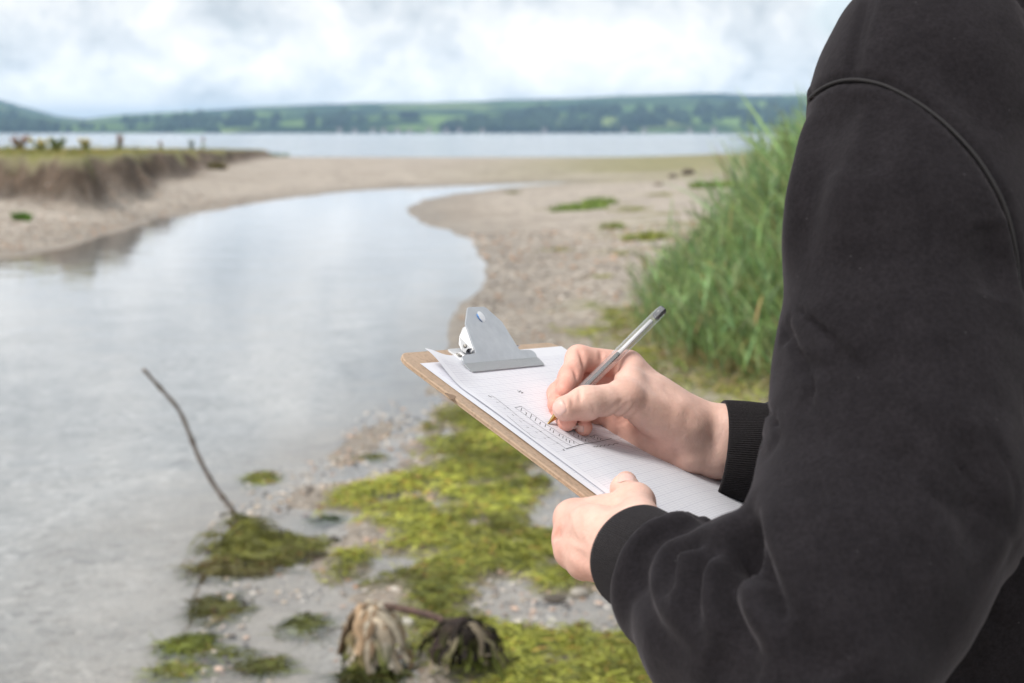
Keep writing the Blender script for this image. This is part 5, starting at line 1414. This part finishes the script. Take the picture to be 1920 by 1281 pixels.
folds = [
    # forearm, from the cuff towards the elbow
    (Z7([(520, 225), (430, 232), (350, 250), (300, 290), (272, 350), (265, 430), (285, 510), (330, 600), (400, 690), (500, 770)]), -.0030, .0075),
    (Z7([(500, 205), (400, 182), (320, 190), (260, 235), (220, 310), (195, 400), (172, 490), (168, 570), (200, 650)]), .0015, .0080),
    (Z7([(560, 225), (450, 250), (390, 300), (360, 370), (352, 450), (362, 540), (400, 630)]), .0044, .0062),
    (Z7([(600, 225), (500, 262), (430, 300), (400, 350), (390, 430), (400, 500)]), -.0072, .0070),
    (Z7([(610, 225), (540, 262), (480, 300), (440, 360), (428, 440), (430, 540), (450, 610)]), .0046, .0062),
    (Z7([(640, 210), (590, 250), (530, 310), (495, 380), (485, 460), (490, 540), (530, 640)]), -.0082, .0078),
    (Z7([(645, 215), (610, 270), (560, 340), (535, 410), (545, 500), (590, 600), (640, 680)]), .0046, .0085),
    (Z7([(655, 205), (645, 280), (628, 360), (622, 450), (650, 550), (700, 650), (780, 750)]), -.0090, .0080),
    (Z7([(670, 180), (655, 240), (645, 330), (650, 420), (680, 510), (740, 590), (830, 640), (880, 640)]), .0055, .0065),
    (Z7([(728, 160), (706, 230), (696, 300), (702, 370), (732, 430)]), -.0165, .0105),
    (Z7([(800, 420), (785, 470), (755, 520)]), .0030, .0060),
    (Z7([(735, 165), (775, 270), (822, 390), (855, 480), (872, 560), (870, 605)]), -.0065, .0060),
    (Z7([(760, 150), (815, 270), (870, 400), (905, 500), (925, 600)]), .0040, .0150),
    (Z7([(890, 650), (990, 715), (1080, 800), (1120, 850)]), -.0035, .0130),
    (Z7([(560, 720), (680, 800), (800, 860)]), -.0035, .0140),
    # upper arm
    (Z5([(265, 380), (245, 480), (205, 680), (165, 900), (135, 1080), (112, 1250)]), .0050, .0085),
    (Z5([(225, 420), (205, 560), (170, 720), (140, 900)]), -.0040, .0090),
    (Z5([(300, 400), (285, 540), (260, 720), (235, 900)]), -.0025, .0120),
    (Z5([(450, 300), (425, 420), (400, 560), (375, 720), (350, 900)]), .0035, .0110),
    (Z5([(400, 320), (375, 440), (345, 600)]), -.0022, .0100),
    (Z5([(500, 310), (480, 430), (450, 600)]), -.0020, .0110),
    (Z5([(900, 700), (940, 860), (965, 1000), (975, 1150)]), .0035, .0110),
    (Z5([(870, 760), (890, 900), (900, 1020)]), -.0030, .0130),
    ([(1865, 760), (1858, 880), (1868, 990), (1880, 1060)], .0045, .0140), ([(1830, 800), (1822, 920), (1838, 1040)], -.0030, .0150),
    ([(1750, 600), (1765, 760), (1760, 930)], .0020, .0300), ([(1560, 700), (1530, 850), (1500, 980)], .0022, .0260), ([(1620, 640), (1600, 800), (1575, 960)], -.0022, .0260),
    ([(1750, 40), (1830, 130), (1890, 240)], .0022, .0140), ([(1720, 60), (1800, 160), (1860, 260)], -.0022, .0140),
    ([(1840, 150), (1895, 260), (1930, 380)], .0020, .0140)]
for px, a, w in folds:
    hv_ = stroke(hv_, hn_, hoodie_f, px, a * (1.75 if a < 0 else 1.0), w * (.95 if a < 0 else 1.5), 50)
hn_ = vnormals(hv_, hf_)
wr_ = fbm(hv_[:, 0] * 16 + hv_[:, 2] * 9, hv_[:, 1] * 13 + hv_[:, 2] * 7, 3, 151) - .5
wr2_ = np.abs(fbm(hv_[:, 0] * 30 + hv_[:, 2] * 26, hv_[:, 1] * 24 - hv_[:, 2] * 10, 3, 157) - .5)
hv_ = hv_ + hn_ * (.0055 * wr_ - .0045 * np.exp(-(wr2_ / .035) ** 2) * sstep(.45, .65, fbm(hv_[:, 0] * 9, hv_[:, 1] * 9 + hv_[:, 2] * 8, 2, 161)))[:, None]
hn_ = vnormals(hv_, hf_)
# armhole and shoulder seams
arm_px = [(1493, 212), (1505, 192), (1530, 168), (1560, 153), (1590, 147), (1625, 149), (1665, 160), (1720, 188), (1765, 220), (1805, 257), (1838, 295), (1866, 338), (1888, 382), (1903, 430), (1912, 480), (1918, 540)]
hv_ = stroke(hv_, hn_, hoodie_f, arm_px, -.0034, .0038, 110, False)
hv_ = stroke(hv_, hn_, hoodie_f, [(x + 2, y - 9) for x, y in arm_px], .0013, .0030, 110, False)
hv_ = stroke(hv_, hn_, hoodie_f, [(x - 4, y + 10) for x, y in arm_px], .0010, .0036, 110, False)
hv_ = stroke(hv_, hn_, hoodie_f, [(1590, 146), (1598, 100), (1608, 50), (1625, 0), (1640, -40)], -.0030, .0030, 60, False)
hv_ = stroke(hv_, hn_, hoodie_f, [(1603, 148), (1611, 100), (1622, 50), (1640, 0), (1655, -40)], -.0018, .0026, 60, False)
hoodie = mesh_obj('hoodie', hv_, hf_, cloth.m, person)
seam_p, ok = onto(hoodie_f, spline(np.array(arm_px, float), 150))
thread = Mat('seam_thread').set(Base_Color=(.018, .016, .018), Roughness=.8).m
sn_ = grad(hoodie_f, seam_p); mb = MB(); mb.tube((seam_p - sn_ * .0018)[ok], .0011, 6); mb.build('armhole_seam', thread, hoodie)

rib = Mat('ribbed_cuff')
rb = rib.noise(600, 3)
rib.set(Base_Color=rib.ramp(rb, [(0.3, (0.014, 0.0125, 0.0135)), (0.7, (0.024, 0.0215, 0.023))]), Roughness=0.9, Sheen_Weight=0.3, Sheen_Roughness=0.45)
rib.b.inputs['Sheen Tint'].default_value = (0.6, 0.56, 0.6, 1); rib.b.inputs['Specular IOR Level'].default_value = 0.12
rib.bump(rb, 0.3, 0.0008)
def cuff(c0, c1, up, r0, r1, squash, nrib, bulge=0.003, tilt=None):
    """ribbed band round a wrist, c0 at the hand; rolled edge and inner face"""
    ax = nrm(c1 - c0); e1 = nrm(up - ax * (up @ ax)); e2 = np.cross(ax, e1)
    seg = nrib * 6; th = np.arange(seg) * 2 * np.pi / seg
    ribs = np.abs(np.sin(th * nrib / 2)) ** 0.7
    prof = [(.030, -.0042, 0), (.012, -.0036, .5), (.002, -.0030, .8), (-.0008, -.0018, 1), (-.0012, -.0006, 1), (-.0002, .0003, 1), (.002, .0006, 1)]
    L = np.linalg.norm(c1 - c0)
    for k in range(1, 13): prof.append((.002 + (L - .002) * k / 12, .0006 + bulge * math.sin(math.pi * k / 12), 1))
    vs = []
    for s, dr, ra_ in prof:
        t = np.clip(s / L, 0, 1); r = r0 + (r1 - r0) * t + dr
        rr = r + (ribs - .5) * .0008 * ra_ + .0010 * np.sin(3 * th + s * 60) * ra_
        sq = squash
        sh = 0 if tilt is None else tilt * np.cos(th) * (1 - t)
        vs.append(c0 + np.outer(s + sh, ax).reshape(-1, 3) + np.outer(rr * np.cos(th), e1) + np.outer(rr * sq * np.sin(th), e2))
    v = np.concatenate(vs); n = len(prof); i = np.arange(n - 1)[:, None] * seg; j = np.arange(seg)[None]; k = (j + 1) % seg
    f = np.stack([i + j, i + k, i + seg + k, i + seg + j], -1).reshape(-1, 4)[:, ::-1]
    return mesh_obj('cuff', v, f, rib.m, hoodie)
cuff(L_wc - L_fd * .006, L_wc + L_fd * .044, LT_, .0300, .0290, .94, 150, .0008)
cuff(cp(1346, 850, 1.054), cp(1450, 857, 1.056), RT_, .0385, .0390, .92, 160, .001, tilt=-0.003)

# ------------------------------------------------------------------ trousers, shoes, hair (outside the picture)
def legs_f(p):
    d = cone(p, pelvis + RGT * .07 - ZUP * .02, pelvis - RGT * .07 - ZUP * .02, .125, .125, HEAD, .95)
    for s in (-1, 1):
        hip = pelvis + RGT * .085 * s - ZUP * .06; kn = np.array([hip[0], hip[1], hip[2] * .5]) + HEAD * .02 + RGT * .02 * s
        an = np.array([hip[0], hip[1], foot_z + .05]) + RGT * .035 * s
        d = smin(d, chain(p, [hip, kn, an], [.10, .078, .065], .03), .04)
    return d
tv, tf = sdf_mesh(legs_f, [pelvis[0] - .32, pelvis[1] - .32, foot_z - .03], [pelvis[0] + .32, pelvis[1] + .32, pelvis[2] + .14], .010, 1)
denim = Mat('dark_trousers').set(Base_Color=(.012, .013, .017), Roughness=.9); denim.bump(denim.noise(400, 3), .3, .001)
mesh_obj('trousers', tv, tf, denim.m, person)
for s in (-1, 1):
    an = np.array([(pelvis + RGT * .085 * s)[0], (pelvis + RGT * .085 * s)[1], foot_z]) + RGT * .035 * s
    sh_f = lambda p: smin(cone(p, an - HEAD * .05 + ZUP * .045, an + HEAD * .15 + ZUP * .035, .045, .036, RGT, .85), cone(p, an + ZUP * .04, an + ZUP * .11, .048, .046), .04)
    sv, sf = sdf_mesh(sh_f, an - [.25, .25, .02], an + [.25, .25, .19], .007, 1); sv[:, 2] = np.maximum(sv[:, 2], foot_z)
    mesh_obj('shoe', sv, sf, denim.m, person)
def hair_f(p):
    d = cone(p, skull - HEAD * .016 + ZUP * .024, skull + HEAD * .008 + ZUP * .018, .089, .088, RGT, .88)
    cut = (p - (skull + HEAD * .055 + ZUP * .035)) @ nrm(HEAD * .9 - ZUP * .5)
    low = -((p - (skull - ZUP * .075)) @ ZUP)
    return np.maximum(np.maximum(d, cut), low)
av, af = sdf_mesh(hair_f, skull - .14, skull + .14, .005, 0)
hm_ = Mat('brown_hair').set(Base_Color=(.05, .03, .02), Roughness=.6); hm_.bump(hm_.noise(90, 5, .6, 1), .8, .006)
mesh_obj('hair', av, af, hm_.m, person)
# ------------------------------------------------------------------ hazy air over the lake
hz_m = bpy.data.materials.new('hazy_air'); hz_m.use_nodes = True
hn = hz_m.node_tree.nodes; hn.clear()
ho = hn.new('ShaderNodeOutputMaterial'); hv = hn.new('ShaderNodeVolumePrincipled')
hv.inputs['Color'].default_value = (0.46, 0.71, 1.0, 1); hv.inputs['Density'].default_value = 0.00021
hv.inputs['Anisotropy'].default_value = 0.0
hz_m.node_tree.links.new(hv.outputs[0], ho.inputs['Volume'])
mb = MB(); mb.box((0, 3000, 148), (4600, 0, 0), (0, 6200, 0), (0, 0, 152)); mb.v[0][:, 2] = np.where(mb.v[0][:, 2] < 0, -4.2, 128)
hz_o = mb.build('haze', hz_m, None, False); tag(hz_o, 'thin bluish haze over the lake and hills', 'haze', kind='stuff')
